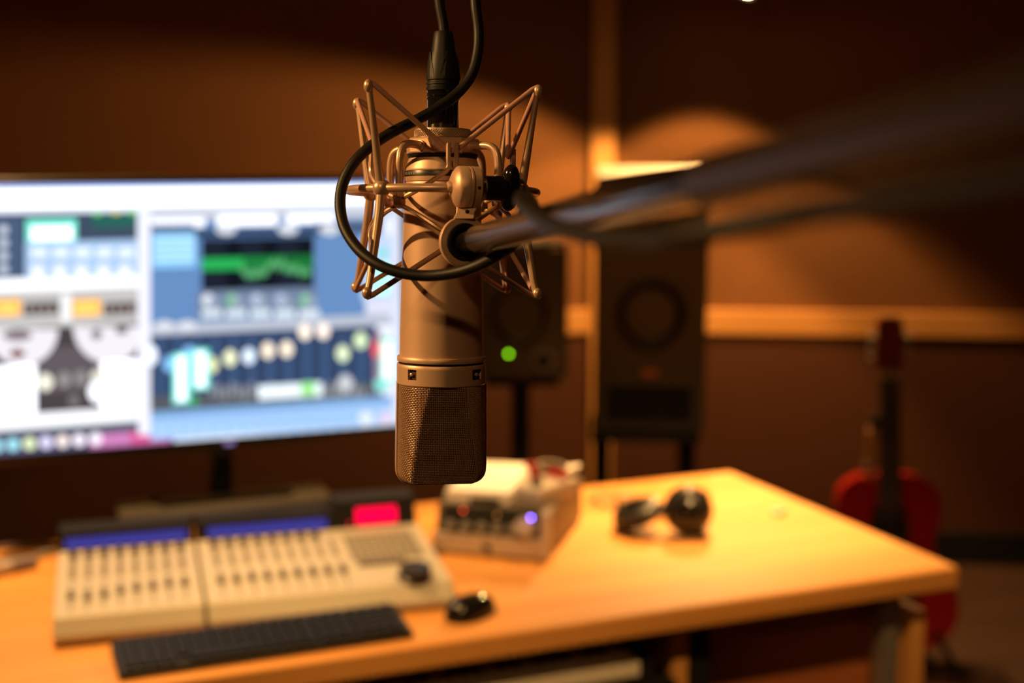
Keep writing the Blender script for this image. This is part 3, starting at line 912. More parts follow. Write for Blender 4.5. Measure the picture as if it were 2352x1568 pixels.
for c in (c1, c2):
    MB().tube([c + Vector((.03, .03, .010)) if c is c1 else c + Vector((-.03, .03, -.004)), c + Vector((0, -.010, .035)) if c is c1 else c + Vector((-.01, -.03, .012))], .004, 8).build('yoke', BLACK_GLOSS, hp)
MB().tube(catmull([c1 + Vector((.0, -.005, -.045)), Vector((.05, -.045, .003)), Vector((-.02, -.062, .003)), Vector((-.09, -.040, .003)), Vector((-.112, .01, .003)), Vector((-.09, .06, .003))], 8), .0024, 6).build('cable', BLACK_RUBBER, hp)

# ------------------------------------------------------------------ small things at the left edge of the desk
pn_ = on_desk('marker_pen', 0.020, 2.480, math.radians(20), 'silver and grey marker pen at the left edge of the desk', 'pen')
Mx = Matrix.Translation((0, 0, .0125)) @ Matrix.Rotation(math.pi / 2, 4, 'Y')
MB().lathe([(.011, -.10), (.012, -.02), (.012, -.005)], 18, Mx).build('barrel', SILVER, pn_)
MB().lathe([(.0125, -.005), (.0125, .035), (.010, .042)], 18, Mx).build('cap', mat('pen_cap', (0.20, 0.17, 0.18), 0.4), pn_)
cl = on_desk('desk_cable', 0.045, 2.60, 0, 'thin grey cable curving along the back edge of the desk, left of the consoles', 'cable')
MB().tube(catmull([(-.16, .0, .005), (-.10, .03, .005), (-.03, .035, .005), (.04, .02, .005), (.06, -.02, .005), (.02, -.05, .005), (-.05, -.055, .005), (-.12, -.06, .005)], 8), .0045, 8).build('lead', mat('mauve_cable', (0.16, 0.10, 0.11), 0.5), cl)
MB().tube([(.015, -.052, .006), (.055, -.030, .006)], .007, 10).build('plug', GREY_METAL, cl)
em_ = on_desk('eraser_block', 1.535, 2.290, math.radians(10), 'tiny pale eraser at the right edge of the desk', 'eraser')
MB().box(-.012, .012, -.009, .009, 0.0002, .010, .002).build('block', PAPER, em_)
MB().box(-.006, .0125, -.0095, .0095, 0.0, .0105).build('sleeve', SILVER, em_)

# ------------------------------------------------------------------ loudspeakers on stands
def yaw_to_cam(p):
    return math.atan2(p.x, -p.y) * -1.0


def woofer(parent, x, z, R, y, name='woofer', cm=CONE):
    M = Matrix.Translation((x, y, z)) @ Matrix.Rotation(math.pi / 2, 4, 'X')
    f_ = MB().lathe([(R * 1.22, 0), (R * 1.22, .004), (R * 1.04, .007), (R * 1.0, .004)], 40, M, caps=False).build(name, SPK_BLACK, parent)
    MB().lathe([(R * 1.02, .003), (R * .94, .010), (R * .85, .004)], 40, M, caps=False).build('surround', BLACK_RUBBER, f_)
    MB().lathe([(R * .86, .004), (R * .35, -.024), (R * .34, -.024), (R * .01, -.016)], 40, M, caps=False).build('cone', cm, f_)
    MB().lathe([(R * .36, -.022), (R * .28, -.012), (R * .15, -.006), (R * .01, -.004)], 28, M, caps=False).build('dust_cap', BLACK_GLOSS, f_)
    return f_


# big grey one, tipped forward
P = at(1490, 968, 3.72)
sp_yaw = math.radians(-4)
st = empty('speaker_stand', Vector((P.x, P.y + .12, 0)), sp_yaw, 'black twin-column speaker stand under the large grey loudspeaker', 'stand')
zs = P.z - .012
MB().box(-.16, .16, -.15, .17, 0, .025).build('base_plate', BLACK_MATT, st, bevel=0.004)
MB().box(-.155, .155, -.14, .17, zs - .045, zs - .025).build('top_plate', BLACK_MATT, st, bevel=0.003)
for s in (-1, 1):
    MB().box(s * .125 - .024, s * .125 + .024, -.03, .06, .025, zs - .045).build('column', BLACK_MATT, st, bevel=0.003)
big = empty('loudspeaker', Vector((P.x, P.y, zs - .022)), sp_yaw, 'large grey studio loudspeaker with a slot port, tipped forward on its stand', 'loudspeaker')
tip = math.radians(5.0)
big.rotation_euler = (tip, 0, sp_yaw)
W2, HH, DD = .156, .725, .30
MB().box(-W2, W2, 0, DD, 0.004, HH).build('cabinet', SPK_GREY, big, bevel=0.006)
MB().box(-W2 + .004, W2 - .004, .006, DD - .004, HH - .002, HH + .004).build('lit_top_panel', SPK_TOP_LIT, big, bevel=0.002)  # pale colour stands in for light falling on the grey cabinet's top
woofer(big, 0, .345, .088, -.001)
woofer(big, 0, .585, .030, -.001, 'tweeter')
pt_ = MB().box(-.125, .125, -.003, .001, .038, .148).build('port_frame', SPK_GREY, big, bevel=0.001)
MB().box(-.118, .118, -.0045, -.0025, .045, .141).build('port_mouth', BLACK_MATT, pt_)
MB().box(-.022, .022, -.004, 0, .170, .186).build('badge', mat('copper_badge', (0.35, 0.15, 0.07), 0.4, 0.6), big)

# small black one by the mic
P = at(1196, 872, 3.55)
s2 = math.radians(3)
st2 = empty('speaker_stand', Vector((P.x, P.y + .10, 0)), s2, 'slim black pole stand under the small black loudspeaker', 'stand')
MB().lathe([(.15, 0), (.15, .012), (.04, .02)], 32).build('base_plate', BLACK_MATT, st2)
MB().tube([(0, 0, .015), (0, 0, P.z - .02)], .026, 16).build('pole', BLACK_MATT, st2)
MB().lathe([(.030, P.z * .62), (.034, P.z * .625), (.034, P.z * .66), (.030, P.z * .665)], 18).build('collar', BLACK_PLASTIC, st2)
MB().box(-.10, .10, -.09, .09, P.z - .02, P.z - .001).build('top_plate', BLACK_MATT, st2)
sm_ = empty('loudspeaker', Vector((P.x, P.y, P.z)), s2, 'small black studio loudspeaker with a glowing green lamp, right of the microphone', 'loudspeaker')
MB().box(-.128, .128, 0, .22, 0, .37).build('cabinet', SPK_BLACK, sm_, bevel=0.010)
woofer(sm_, -.004, .176, .073, -.001, cm=mat('woofer_cone', (0.09, 0.07, 0.055), 0.45))
woofer(sm_, -.004, .300, .022, -.001, 'tweeter')
M = Matrix.Translation((.062, -.001, .052)) @ Matrix.Rotation(math.pi / 2, 4, 'X')
pr = MB().lathe([(.034, 0), (.034, .003), (.022, .006), (.019, -.002)], 28, M, caps=False).build('port_ring', mat('port_ring', (0.10, 0.085, 0.07), 0.4), sm_)
MB().lathe([(.020, .0015), (.001, .001)], 24, M, caps=False).build('port_mouth', BLACK_MATT, pr)
M = Matrix.Translation((-.033, -.001, .072)) @ Matrix.Rotation(math.pi / 2, 4, 'X')
MB().lathe([(.0042, 0), (.0042, .003), (.0025, .0042)], 14, M).build('power_lamp', glow('green_led', (0.16, 0.50, 0.005), 15.0), sm_)
MB().box(.08, .115, -.003, .001, .352, .362).build('badge', PRINT, sm_)

# ------------------------------------------------------------------ guitar on its stand
GD = 3.85
G0 = at(2042, 1500, GD)
gt = empty('acoustic_guitar', Vector((G0.x, G0.y, 0.046)), math.radians(-8), 'red acoustic guitar with dark neck standing right of the desk', 'guitar')
gt.rotation_euler = (math.radians(-7), math.radians(-0.9), math.radians(-6))
ctrl = [(0, 0), (.10, .006), (.175, .06), (.200, .135), (.180, .215), (.140, .285), (.128, .325), (.142, .385), (.150, .430), (.135, .485), (.085, .520), (.035, .528)]
half = catmull([(x, z, 0) for x, z in ctrl], 5)
outl = [(p.x, p.y) for p in half] + [(-p.x, p.y) for p in reversed(half)][:-1]
Mg = Matrix.Rotation(math.pi / 2, 4, 'X')           # outline y -> z, extrusion -> -y
# hole-free top; the sound hole is a dark disc with a rosette
MB().prism(outl, -.085, 0.0, Mg, True).build('body', RED, gt, bevel=0.004)
Mh = Matrix.Translation((0, -.0005, .365)) @ Matrix.Rotation(math.pi / 2, 4, 'X')
rs = MB().lathe([(.058, 0), (.058, .0012), (.046, .0012)], 36, Mh, caps=False).build('rosette', FRET, gt)
MB().lathe([(.047, .0008), (.001, .0006)], 36, Mh, caps=False).build('sound_hole', BLACK_MATT, rs)
MB().box(-.085, .085, -.012, 0, .150, .175).build('bridge', FRET, gt, bevel=0.003)
MB().add([(-.058, -.0015, .30), (.058, -.0015, .30), (.050, -.0015, .43), (-.050, -.0015, .43), (-.058, 0, .30), (.058, 0, .30), (.050, 0, .43), (-.050, 0, .43)],
         [(0, 1, 2, 3), (4, 7, 6, 5), (0, 4, 5, 1), (1, 5, 6, 2), (2, 6, 7, 3), (3, 7, 4, 0)]).build('pick_guard', BLACK_MATT, gt)
MB().add([(-.034, -.012, .40), (.034, -.012, .40), (.029, -.012, .822), (-.029, -.012, .822), (-.034, .004, .40), (.034, .004, .40), (.029, .012, .822), (-.029, .012, .822)],
         [(0, 1, 2, 3), (4, 7, 6, 5), (0, 4, 5, 1), (1, 5, 6, 2), (2, 6, 7, 3), (3, 7, 4, 0)]).build('neck', FRET, gt, bevel=0.003)
fr = MB().box(-.028, .028, -.0135, -.011, -.001, .001).build('fret', GREY_METAL, gt)
L = .62
f = True
for i in range(1, 17):
    z = .822 - L * (1 - 2 ** (-i / 12))
    f_ = fr if f else link_copy(fr, gt)
    f = False
    f_.location = (0, 0, z)
MB().box(-.028, .028, -.016, .006, .808, .834).build('nut', mat('bone_nut', (0.40, 0.30, 0.22), 0.5), gt, bevel=0.002)
hd = [(-.030, .834), (.030, .834), (.041, .862), (.038, .975), (.022, .99), (-.022, .99), (-.038, .975), (-.041, .862)]
hs = MB().prism(hd, -.012, .006, Mg).build('headstock', mat('dark_red_head', (0.20, 0.025, 0.015), 0.3), gt, bevel=0.002)
tp = MB().lathe([(.0055, 0), (.0065, .006), (.0075, .016), (.004, .020)], 12, Matrix.Rotation(math.pi / 2, 4, 'Y')).build('tuning_peg', GREY_METAL, hs)
f = True
for s in (-1, 1):
    for z in (.868, .900, .932):
        c = tp if f else link_copy(tp, hs)
        f = False
        c.location = (s * .040, 0, z)
        c.rotation_euler = (0, 0, 0 if s > 0 else math.pi)
for i in range(6):
    x = -.019 + i * .0076
    MB().tube([(x * 1.25, -.0165, .162), (x, -.0165, .825)], .0006, 4).build('string', GREY_METAL, gt)
spts = catmull([(-.062, -.010, .515), (-.060, -.022, .545), (-.056, -.026, .60), (-.052, -.022, .65), (-.046, -.006, .675)], 6)
vs = []; fs = []
for i, p in enumerate(spts):
    for dx, dy in ((-.015, 0), (.015, 0), (.015, .003), (-.015, .003)):
        vs.append((p.x + dx, p.y + dy, p.z))
for i in range(len(spts) - 1):
    for k in range(4):
        q = (k + 1) % 4
        fs.append((i * 4 + k, i * 4 + q, i * 4 + 4 + q, i * 4 + 4 + k))
fs += [(3, 2, 1, 0), tuple((len(spts) - 1) * 4 + k for k in range(4))]
MB().add(vs, fs, True).build('strap', TAN, gt)
MB().box(-.062, -.030, -.024, .002, .668, .698, .004).build('strap_clip', BLACK_MATT, gt)
MB().box(-.078, -.044, -.030, -.012, .545, .562, .002).build('strap_buckle', GREY_METAL, gt)

gs = empty('guitar_stand', Vector((G0.x + .01, G0.y + .10, 0)), math.radians(-6), 'black tubular stand cradling the red guitar', 'stand')
for s in (-1, 1):
    MB().tube(catmull([(0, .02, .30), (s * .10, -.05, .16), (s * .19, -.16, .012)], 6), .010, 10).build('leg', BLACK_MATT, gs)
    MB().tube([(s * .03, -.01, .22), (s * .10, -.06, .046), (s * .10, -.17, .034), (s * .10, -.175, .070)], .009, 10).build('cradle_arm', BLACK_RUBBER, gs)
MB().tube(catmull([(0, .02, .30), (0, .10, .16), (0, .21, .012)], 6), .010, 10).build('leg', BLACK_MATT, gs)
MB().tube([(0, .02, .26), (0, .085, .62)], .010, 10).build('upright', BLACK_MATT, gs)

# ================================================================== microphone group
S_ = MIC_D / FPX                                   # one photo pixel at the mic, in metres
org = at(1015.7, 560, MIC_D)
tl = math.radians(3.7)
ez = Vector((0.0105, math.sin(tl), math.cos(tl))).normalized()
ex = Vector((1, 0, 0)); ex = (ex - ez * ex.dot(ez)).normalized()
ey = ez.cross(ex)
MICM = Matrix(((ex.x, ey.x, ez.x, org.x), (ex.y, ey.y, ez.y, org.y), (ex.z, ey.z, ez.z, org.z), (0, 0, 0, 1)))
MICI = MICM.inverted()


def mic_root(name, label, cat, spin=0.0):
    o = empty(name, (0, 0, 0), 0, label, cat)
    o.matrix_world = MICM @ Matrix.Rotation(spin, 4, 'Z')
    return o


def Zp(y):
    return (560 - y) * S_


def lat(prof):
    """profile in photo pixels: (radius px, y px)"""
    return [(max(r, .01) * S_, Zp(y)) for r, y in prof]


SPIN = math.radians(10)
mic = mic_root('studio_microphone', 'large upside-down champagne condenser microphone hanging in the centre', 'microphone', SPIN)
# ---- head
HR, TIPY, TOPY = 99.0, 1110.0, 879.0


def head_sec(y, shrink=0.0):
    """half width, wedge half depth at photo height y"""
    t = TIPY - y
    k = (TIPY - y) / (TIPY - TOPY)
    R = 99.5 + 2.5 * (1 - k)
    yp = 66 + 27 * k
    r = 30.0
    if t < r:
        dlt = r - math.sqrt(max(0, r * r - (r - t) ** 2))
        R -= dlt; yp -= dlt * .8
    return R - shrink, yp - shrink


def head_pt(a, y, off=0.0, shrink=0.0):
    R, yp = head_sec(y, shrink)
    c, s = math.cos(a), math.sin(a)
    r = R
    if abs(s) * R > yp:
        r = yp / abs(s)
    r += off
    return Vector((r * c * S_, r * s * S_, Zp(y)))


# angles spaced evenly along the girth
def girth(n, y=1000):
    A = np.linspace(0, 2 * np.pi, 1441)
    P_ = np.array([list(head_pt(a, y)) for a in A])
    d = np.concatenate([[0], np.cumsum(np.linalg.norm(np.diff(P_, axis=0), axis=1))])
    return [float(np.interp(d[-1] * i / n, d, A)) for i in range(n)]


NW = 146
ANG = girth(NW)
ROWY = [TOPY + 2 + i * 4.05 for i in range(57)]
gm = MB()
AM = 0.85
for i, a in enumerate(ANG):
    pts = []
    for j in range(len(ROWY)):
        pts.append(head_pt(a, ROWY[j], AM * (1 if (i + j) % 2 else -1)))
    gm.tube(pts, 1.02 * S_, 4, caps=False)
for j, y in enumerate(ROWY):
    pts = [head_pt(a, y, AM * (-1 if (i + j) % 2 else 1)) for i, a in enumerate(ANG)]
    gm.tube(pts, 1.02 * S_, 4, closed=True)
tag(gm.build('grille_mesh', NICKEL_WIRE, mic), 'woven champagne wire mesh', kind='stuff')
ln = MB()
rows = [TOPY + i * 8 for i in range(28)] + [TIPY - 3]
AL = girth(72)
vs = [head_pt(a, y, 0, 5.0) for y in rows for a in AL]
fs = []
for j in range(len(rows) - 1):
    for i in range(72):
        q = (i + 1) % 72
        fs.append((j * 72 + i, (j + 1) * 72 + i, (j + 1) * 72 + q, j * 72 + q))
ln.add(vs, fs, True)
ln.f.append(tuple((len(rows) - 1) * 72 + i for i in range(72))); ln.sm.append(False)
ln.build('grille_liner', LINER, mic)
# frame: a U of flat bar round the head, in the local x-z plane
path = []
for y in [876 + i * 12 for i in range(17)]:
    path.append((-(head_sec(min(y, 1079))[0] + 1.5), y))
for i in range(9):
    a = math.pi + (math.pi / 2) * i / 8
    path.append((-102.5 + 31 + 31 * math.cos(a), 1081 - 31 * math.sin(a)))
path += [(x * 10, 1112) for x in range(-6, 7)]
path += [(-x, y) for x, y in reversed(path[:26])]
vs = []; fs = []
for i, (x, y) in enumerate(path):
    x0, y0 = path[max(i - 1, 0)]; x1, y1 = path[min(i + 1, len(path) - 1)]
    dx, dy = x1 - x0, y1 - y0
    l = math.hypot(dx, dy); nx, ny = -dy / l, dx / l     # points outward for this winding
    if i == 0: sgn = 1 if nx * x > 0 else -1
    for o_, yy in ((2.8, -13), (2.8, 13), (-3.5, 13), (-3.5, -13)):
        vs.append(((x + nx * sgn * o_) * S_, yy * S_, Zp(y + ny * sgn * o_)))
for i in range(len(path) - 1):
    for k in range(4):
        q = (k + 1) % 4
        fs.append((i * 4 + k, i * 4 + q, i * 4 + 4 + q, i * 4 + 4 + k))
fs += [(3, 2, 1, 0), tuple((len(path) - 1) * 4 + k for k in range(4))]
MB().add(vs, fs).build('grille_frame', NICKEL_ROD, mic, bevel=2.0 * S_)
# head ring with two switch windows cut in the front and one behind
RR = 103.0
SEG = 180
wins = []
for px_, wpx in ((-62, 11), (85, 9)):
    a = -math.pi / 2 + math.asin(px_ / RR) - SPIN
    wins.append((a, (math.asin(min(.99, (px_ + wpx) / RR)) - math.asin((px_ - wpx) / RR)) / 2))
wins.append((math.pi / 2, .11))
ringy = [(98, 881.5), (101, 881.5), (RR, 879), (RR, 866), (RR, 843), (RR, 836), (101.5, 834), (96, 834)]
vs = []; fs = []
for r, y in ringy:
    for i in range(SEG):
        a = 2 * math.pi * i / SEG - math.pi
        vs.append((r * S_ * math.cos(a), r * S_ * math.sin(a), Zp(y)))
for k in range(len(ringy) - 1):
    for i in range(SEG):
        q = (i + 1) % SEG
        am = 2 * math.pi * (i + .5) / SEG - math.pi
        if k == 3 and any(abs((am - a + math.pi) % (2 * math.pi) - math.pi) < h for a, h in wins):
            continue
        fs.append((k * SEG + i, k * SEG + q, (k + 1) * SEG + q, (k + 1) * SEG + i))
ring = MB().add(vs, fs, True)
ro = ring.build('head_ring', NICKEL, mic)
MB().lathe(lat([(95, 881), (95, 835)]), 64, caps=False).build('switch_recess', mat('recess_brown', (0.07, 0.04, 0.025), 0.5, 0.4), ro)
for k, (a, h) in enumerate(wins):
    Ms = Matrix.Rotation(a, 4, 'Z') @ Matrix.Translation((95 * S_, -h * 42 * S_ if k != 1 else h * 20 * S_, Zp(855))) @ Matrix.Rotation(math.pi / 2, 4, 'Y')
    MB().lathe([(4.5 * S_, 0), (4.0 * S_, 5 * S_), (2.2 * S_, 6 * S_)], 14, Ms).build('switch_slider', NICKEL_ROD, ro)
    for sgn in (-1, 1):     # cheeks of the window
        aa = a + sgn * (round(h / (2 * math.pi / SEG)) * (2 * math.pi / SEG))
        c_, s_ = math.cos(aa), math.sin(aa)
        q = [(94, 843), (RR, 843), (RR, 866), (94, 866)]
        t_ = Vector((-s_, c_, 0)) * (1.2 * S_ * sgn)
        vv = [Vector((r * S_ * c_, r * S_ * s_, Zp(y))) for r, y in q]
        vv += [p + t_ for p in vv]
        MB().add(vv, [(0, 1, 2, 3), (7, 6, 5, 4), (0, 4, 5, 1), (1, 5, 6, 2), (2, 6, 7, 3), (3, 7, 4, 0)]).build('window_cheek', NICKEL, ro)
MB().lathe(lat([(98, 836), (98, 828)]), 64, caps=False).build('ring_groove', BLACK_MATT, mic)
# body
MB().lathe(lat([(96, 829.5), (101.5, 829), (102.5, 826), (102.5, 819), (101, 817), (97.3, 816.5), (97.0, 812), (96.5, 760), (94.5, 680), (92, 600), (89.6, 520), (88.3, 460), (88, 428), (86.5, 421), (84, 420)]), 96, caps=False).build('body_tube', NICKEL, mic)
MB().lathe(lat([(84, 421), (88.2, 419), (88.2, 409), (84, 408)]), 80, caps=False).build('neck_ring', NICKEL_ROD, mic)
band_ = MB().lathe(lat([(86.5, 409), (87.4, 408), (87.2, 396), (86.5, 395)]), 80, caps=False).build('maker_band', BLACK_PLASTIC, mic)
MB().lathe(lat([(86.5, 396), (87.2, 394), (86, 389), (75, 362), (60, 361)]), 80, caps=True).build('neck_cone', NICKEL, mic)
# print on the band, upside down because the microphone hangs head down
fc = bpy.data.curves.new('print', 'FONT')
fc.body = 'MADE IN GERMANY'
fc.size = 9.5 * S_
fc.extrude = 0.2 * S_
fc.space_character = 1.25
fo = bpy.data.objects.new('print_source', fc)
COL.objects.link(fo)
bpy.context.view_layer.update()
tm = bpy.data.meshes.new_from_object(fo.evaluated_get(bpy.context.evaluated_depsgraph_get()))
bpy.data.objects.remove(fo)
rad = 87.6 * S_
# first letters sit at the left end as seen by the camera; letters are turned by half a turn
for vtx in tm.vertices:
    x, y, z = vtx.co
    a = -math.pi / 2 - math.radians(42) - SPIN - x / rad
    rr_ = rad + z
    vtx.co = (rr_ * math.cos(a), rr_ * math.sin(a), Zp(398.6) - y)
tm.materials.append(PRINT)
to = bpy.data.objects.new('maker_print', tm)
COL.objects.link(to); to.parent = band_
# capsule inside the head
MB().lathe([(44 * S_, -5 * S_), (46 * S_, 0), (44 * S_, 5 * S_)], 32, Matrix.Translation((0, 0, Zp(985))) @ Matrix.Rotation(math.pi / 2, 4, 'X')).build('capsule', mat('brass_capsule', (0.5, 0.32, 0.1), 0.3, 1.0), mic)

# ---- shock mount
sm2 = mic_root('shock_mount', 'champagne cat-cradle shock mount of rods and elastic cords around the microphone', 'shock mount')
K0 = math.radians(55.5)
AN = [K0 + math.radians(90) * i for i in range(4)]          # BR, BL, FL, FR


def pol(r, a, y):
    return Vector((r * math.cos(a) * S_, r * math.sin(a) * S_, Zp(y)))


MB().lathe(lat([(60, 321), (64, 320), (65, 317), (65, 305), (63, 300), (36, 299), (36, 321)]), 64, caps=False).build('screw_collar', KNURL, sm2)
kn = MB()
for i in range(72):
    a0 = 2 * math.pi * i / 72
    for sg in (-1, 1):
        kn.tube([pol(65.2, a0, 318), pol(65.4, a0 + sg * .09, 311), pol(65.2, a0 + sg * .18, 304)], .75 * S_, 4, caps=False)
tag(kn.build('knurling', KNURL, sm2), kind='stuff')
MB().lathe(lat([(50, 360), (83, 358), (86, 354), (86, 326), (83, 322), (60, 321)]), 8, a0=K0 + math.radians(22.5), smooth=False, caps=False).build('collar', NICKEL, sm2, bevel=1.6 * S_)
MB().lathe(lat([(78, 366), (82, 357), (50, 357)]), 48, caps=False).build('rubber_seat', BLACK_RUBBER, sm2)
# outer ring
MB().tube([pol(215, 2 * math.pi * i / 120, 441) for i in range(120)], 9.5 * S_, 12, closed=True).build('outer_ring', NICKEL_ROD, sm2)
TOPR, TOPY_, LOWR, LOWY = 258, 226, 262, 669
for a in AN:
    o = MB().tube([pol(TOPR, a, TOPY_), pol(TOPR - 6, a, TOPY_ + 30), pol(225, a, 400), pol(216, a, 441)], [6.5 * S_, 6.2 * S_, 9.5 * S_, 11 * S_], 12).build('upper_arm', NICKEL_ROD, sm2)
    MB().sphere(pol(TOPR + 1, a, TOPY_ + 2), 10.5 * S_, 16, 10, (1, 1, 1.35)).build('arm_tip', NICKEL_ROD, o)
    o = MB().tube([pol(216, a, 441), pol(222, a, 490), pol(LOWR - 9, a, 640), pol(LOWR, a, LOWY)], [11 * S_, 10.5 * S_, 8 * S_, 7.5 * S_], 12).build('lower_arm', NICKEL_ROD, sm2)
    MB().sphere(pol(LOWR + 1, a, LOWY - 3), 11 * S_, 16, 10, (1, 1, 1.2)).build('arm_tip', NICKEL_ROD, o)
    MB().sphere(pol(215, a, 441), 20 * S_, 20, 12).build('arm_joint', NICKEL_ROD, sm2)
    # inner rod: out of the collar, over and down to its node
    pts = catmull([pol(78, a, 341), pol(100, a, 340), pol(128, a, 341), pol(147, a, 352), pol(155, a, 378), pol(155, a, 420), pol(155, a, 462)], 5)
    o = MB().tube(pts, 9 * S_, 12).build('cage_rod', NICKEL_ROD, sm2)
    MB().lathe([(12 * S_, -3 * S_), (12 * S_, 3 * S_), (9 * S_, 4 * S_)], 18, Matrix.Translation(pol(82, a, 341)) @ Matrix.Rotation(a, 4, 'Z') @ Matrix.Rotation(math.pi / 2, 4, 'Y')).build('rod_boss', NICKEL, o)
    MB().sphere(pol(155, a, 468), 14 * S_, 16, 10, (1, 1, 1.15)).build('cage_node', NICKEL_ROD, sm2)
HK = [a - math.radians(45) for a in AN]                      # hook directions between the arms
HR_, HUY, HLY = 160, 350, 572
for i, h in enumerate(HK):
    for sgn in (-1, 1):
        an = h + sgn * math.radians(45)
        off = sgn * .055
        # upper wire: node -> shallow V -> upright prong
        o = MB().tube(catmull([pol(155, an, 464), pol(161, h + sgn * .48, 444), pol(164, h + sgn * .22, 418), pol(164, h + off * 1.1, 398), pol(HR_ + 3, h + off, 372), pol(HR_ + 3, h + off, HUY - 9)], 4), 5.6 * S_, 8).build('hook_wire', NICKEL_ROD, sm2)
        o = MB().tube(catmull([pol(155, an, 474), pol(160, h + sgn * .50, 494), pol(164, h + sgn * .22, 522), pol(164, h + off * 1.1, 542), pol(HR_ + 3, h + off, 566), pol(HR_ + 3, h + off, HLY + 9)], 4), 5.6 * S_, 8).build('hook_wire', NICKEL_ROD, sm2)


def cord(tipr, tipy, hooky, dirz, name):
    """one endless elastic zig-zag: arm tip, hook, next arm tip ..."""
    pts = []
    for i in range(4):
        h = HK[i]; a = AN[i]
        # hook turn
        for d in (-.07, 0, .07):
            pts.append(pol(HR_ - 7, h + d, hooky + dirz * (3 if d == 0 else 0)))
        # tip turn
        for d in (-.035, 0, .035):
            pts.append(pol(tipr + (7 if d == 0 else 1), a + d, tipy - dirz * (5 if d == 0 else 0)))
    return MB().tube(pts, 6.0 * S_, 12, closed=True).build(name, CORD, sm2)


cord(TOPR - 9, TOPY_ - 1, HUY + 5, 1, 'elastic_cord')
cord(LOWR - 9, LOWY + 1, HLY - 5, -1, 'elastic_cord')

# ---- swivel joint on the front of the ring, in the same thing
def mloc(px, py, depth):
    return MICI @ at(px, py, depth)


def mdir(v):
    return (MICI.to_3x3() @ Vector(v)).normalized()


JD = MIC_D - 0.058
jc = mloc(1068, 430, JD)
jax = mdir((1.0, 0.28, -0.04))                    # axis of the joint, left to right and slightly away
JM = Matrix.Translation(jc) @ jax.to_track_quat('Z', 'Y').to_matrix().to_4x4()
sj = JD / FPX
MB().lathe([(r * sj, z * sj) for r, z in ((4, -43), (11, -42), (14, -38), (14, -32), (24, -33), (36, -28), (45, -21), (48.5, -16), (48.5, 4), (47.5, 5), (47.5, 6.5), (48.5, 7.5), (48.5, 12), (46, 12))], 48, JM).build('swivel_disc', NICKEL, sm2)
MB().lathe([(r * sj, z * sj) for r, z in ((43, 11), (43, 16))], 40, JM, caps=False).build('swivel_gap', BLACK_MATT, sm2)
d2 = MB().lathe([(r * sj, z * sj) for r, z in ((46, 15), (48.5, 15), (48.5, 30), (44, 34), (26, 37), (20, 37))], 48, JM).build('swivel_disc', NICKEL, sm2)
hdir = mdir((0, -1, .02)); hdir = (hdir - jax * hdir.dot(jax)).normalized(); hp_ = jc + jax * 22 * sj + hdir * 47.8 * sj
MB().lathe([(4 * sj, -1 * sj), (4 * sj, 1.2 * sj)], 14, Matrix.Translation(hp_) @ hdir.to_track_quat('Z', 'Y').to_matrix().to_4x4()).build('pin_hole', BLACK_MATT, d2)
MB().lathe([(r * sj, z * sj) for r, z in ((22, 36), (22, 50))], 28, JM).build('thread', NICKEL_ROD, sm2)
# wing knob
wk_ = MB().lathe([(r * sj, z * sj) for r, z in ((26, 48), (29, 50), (30, 94), (26, 98))], 36, JM).build('wing_knob', BLACK_GLOSS, sm2)
upl = JM.to_3x3().inverted() @ mdir((0, -.25, 1))
ang_w = math.atan2(upl.y, upl.x)
wM = JM @ Matrix.Rotation(ang_w, 4, 'Z') @ Matrix.Translation((2 * sj, 0, 107 * sj)) @ Matrix.Diagonal((56 * sj, 26 * sj, 21 * sj, 1))
MB().lathe([(max(.02, max(0, math.cos(t)) ** .6), math.sin(t)) for t in [math.radians(-90 + 10 * i) for i in range(19)]], 32, wM).build('wing', BLACK_GLOSS, wk_)
# neck and socket ring for the boom
BOOM0 = at(1068, 556, 0.752)
BOOM1 = at(2352, 238, 0.235)
bdir = (BOOM1 - BOOM0).normalized()
rc = mloc(1066, 556, 0.757)
rax = mdir(Vector((0.30, -0.93, 0.10)))
RM = Matrix.Translation(rc) @ rax.to_track_quat('Z', 'Y').to_matrix().to_4x4()
sr = 0.757 / FPX
MB().lathe([(r * sr, z * sr) for r, z in ((43, -7), (57, -7), (59, -5), (59, 6), (57, 8), (43, 8), (43, -7))], 56, RM, caps=False).build('socket_ring', NICKEL, sm2, bevel=0)
MB().lathe([(r * sr, z * sr) for r, z in ((43.5, -8), (43.5, 10), (41, 11), (33, 8), (31, 0), (30, -8))], 48, RM).build('socket_bush', BLACK_RUBBER, sm2)
n0 = jc + jax * 6 * sj; 
upv = mdir((0, 0, 1))
nk_ = MB()
p0 = rc + upv * 54 * sr; p1 = n0 - upv * 42 * sj
sx = mdir((1, 0.05, 0)); sy = mdir((0, 1, 0))
vs = []
for p, wx, wy in ((p0, 24, 10), (p0.lerp(p1, .45), 21, 10), (p1, 25, 12)):
    for a_, b_ in ((-1, -1), (1, -1), (1, 1), (-1, 1)):
        vs.append(p + sx * (a_ * wx * sj) + sy * (b_ * wy * sj))
fs = [(3, 2, 1, 0), (8, 9, 10, 11)]
for k in range(2):
    for i in range(4):
        q = (i + 1) % 4
        fs.append((k * 4 + i, k * 4 + q, k * 4 + 4 + q, k * 4 + 4 + i))
MB().add(vs, fs).build('swivel_neck', NICKEL, sm2, bevel=2.5 * sj)
MB().sphere(p0.lerp(p1, .55) - sy * 10.5 * sj + sx * 3 * sj, 5 * sj, 12, 8).build('grub_screw', BLACK_MATT, sm2)

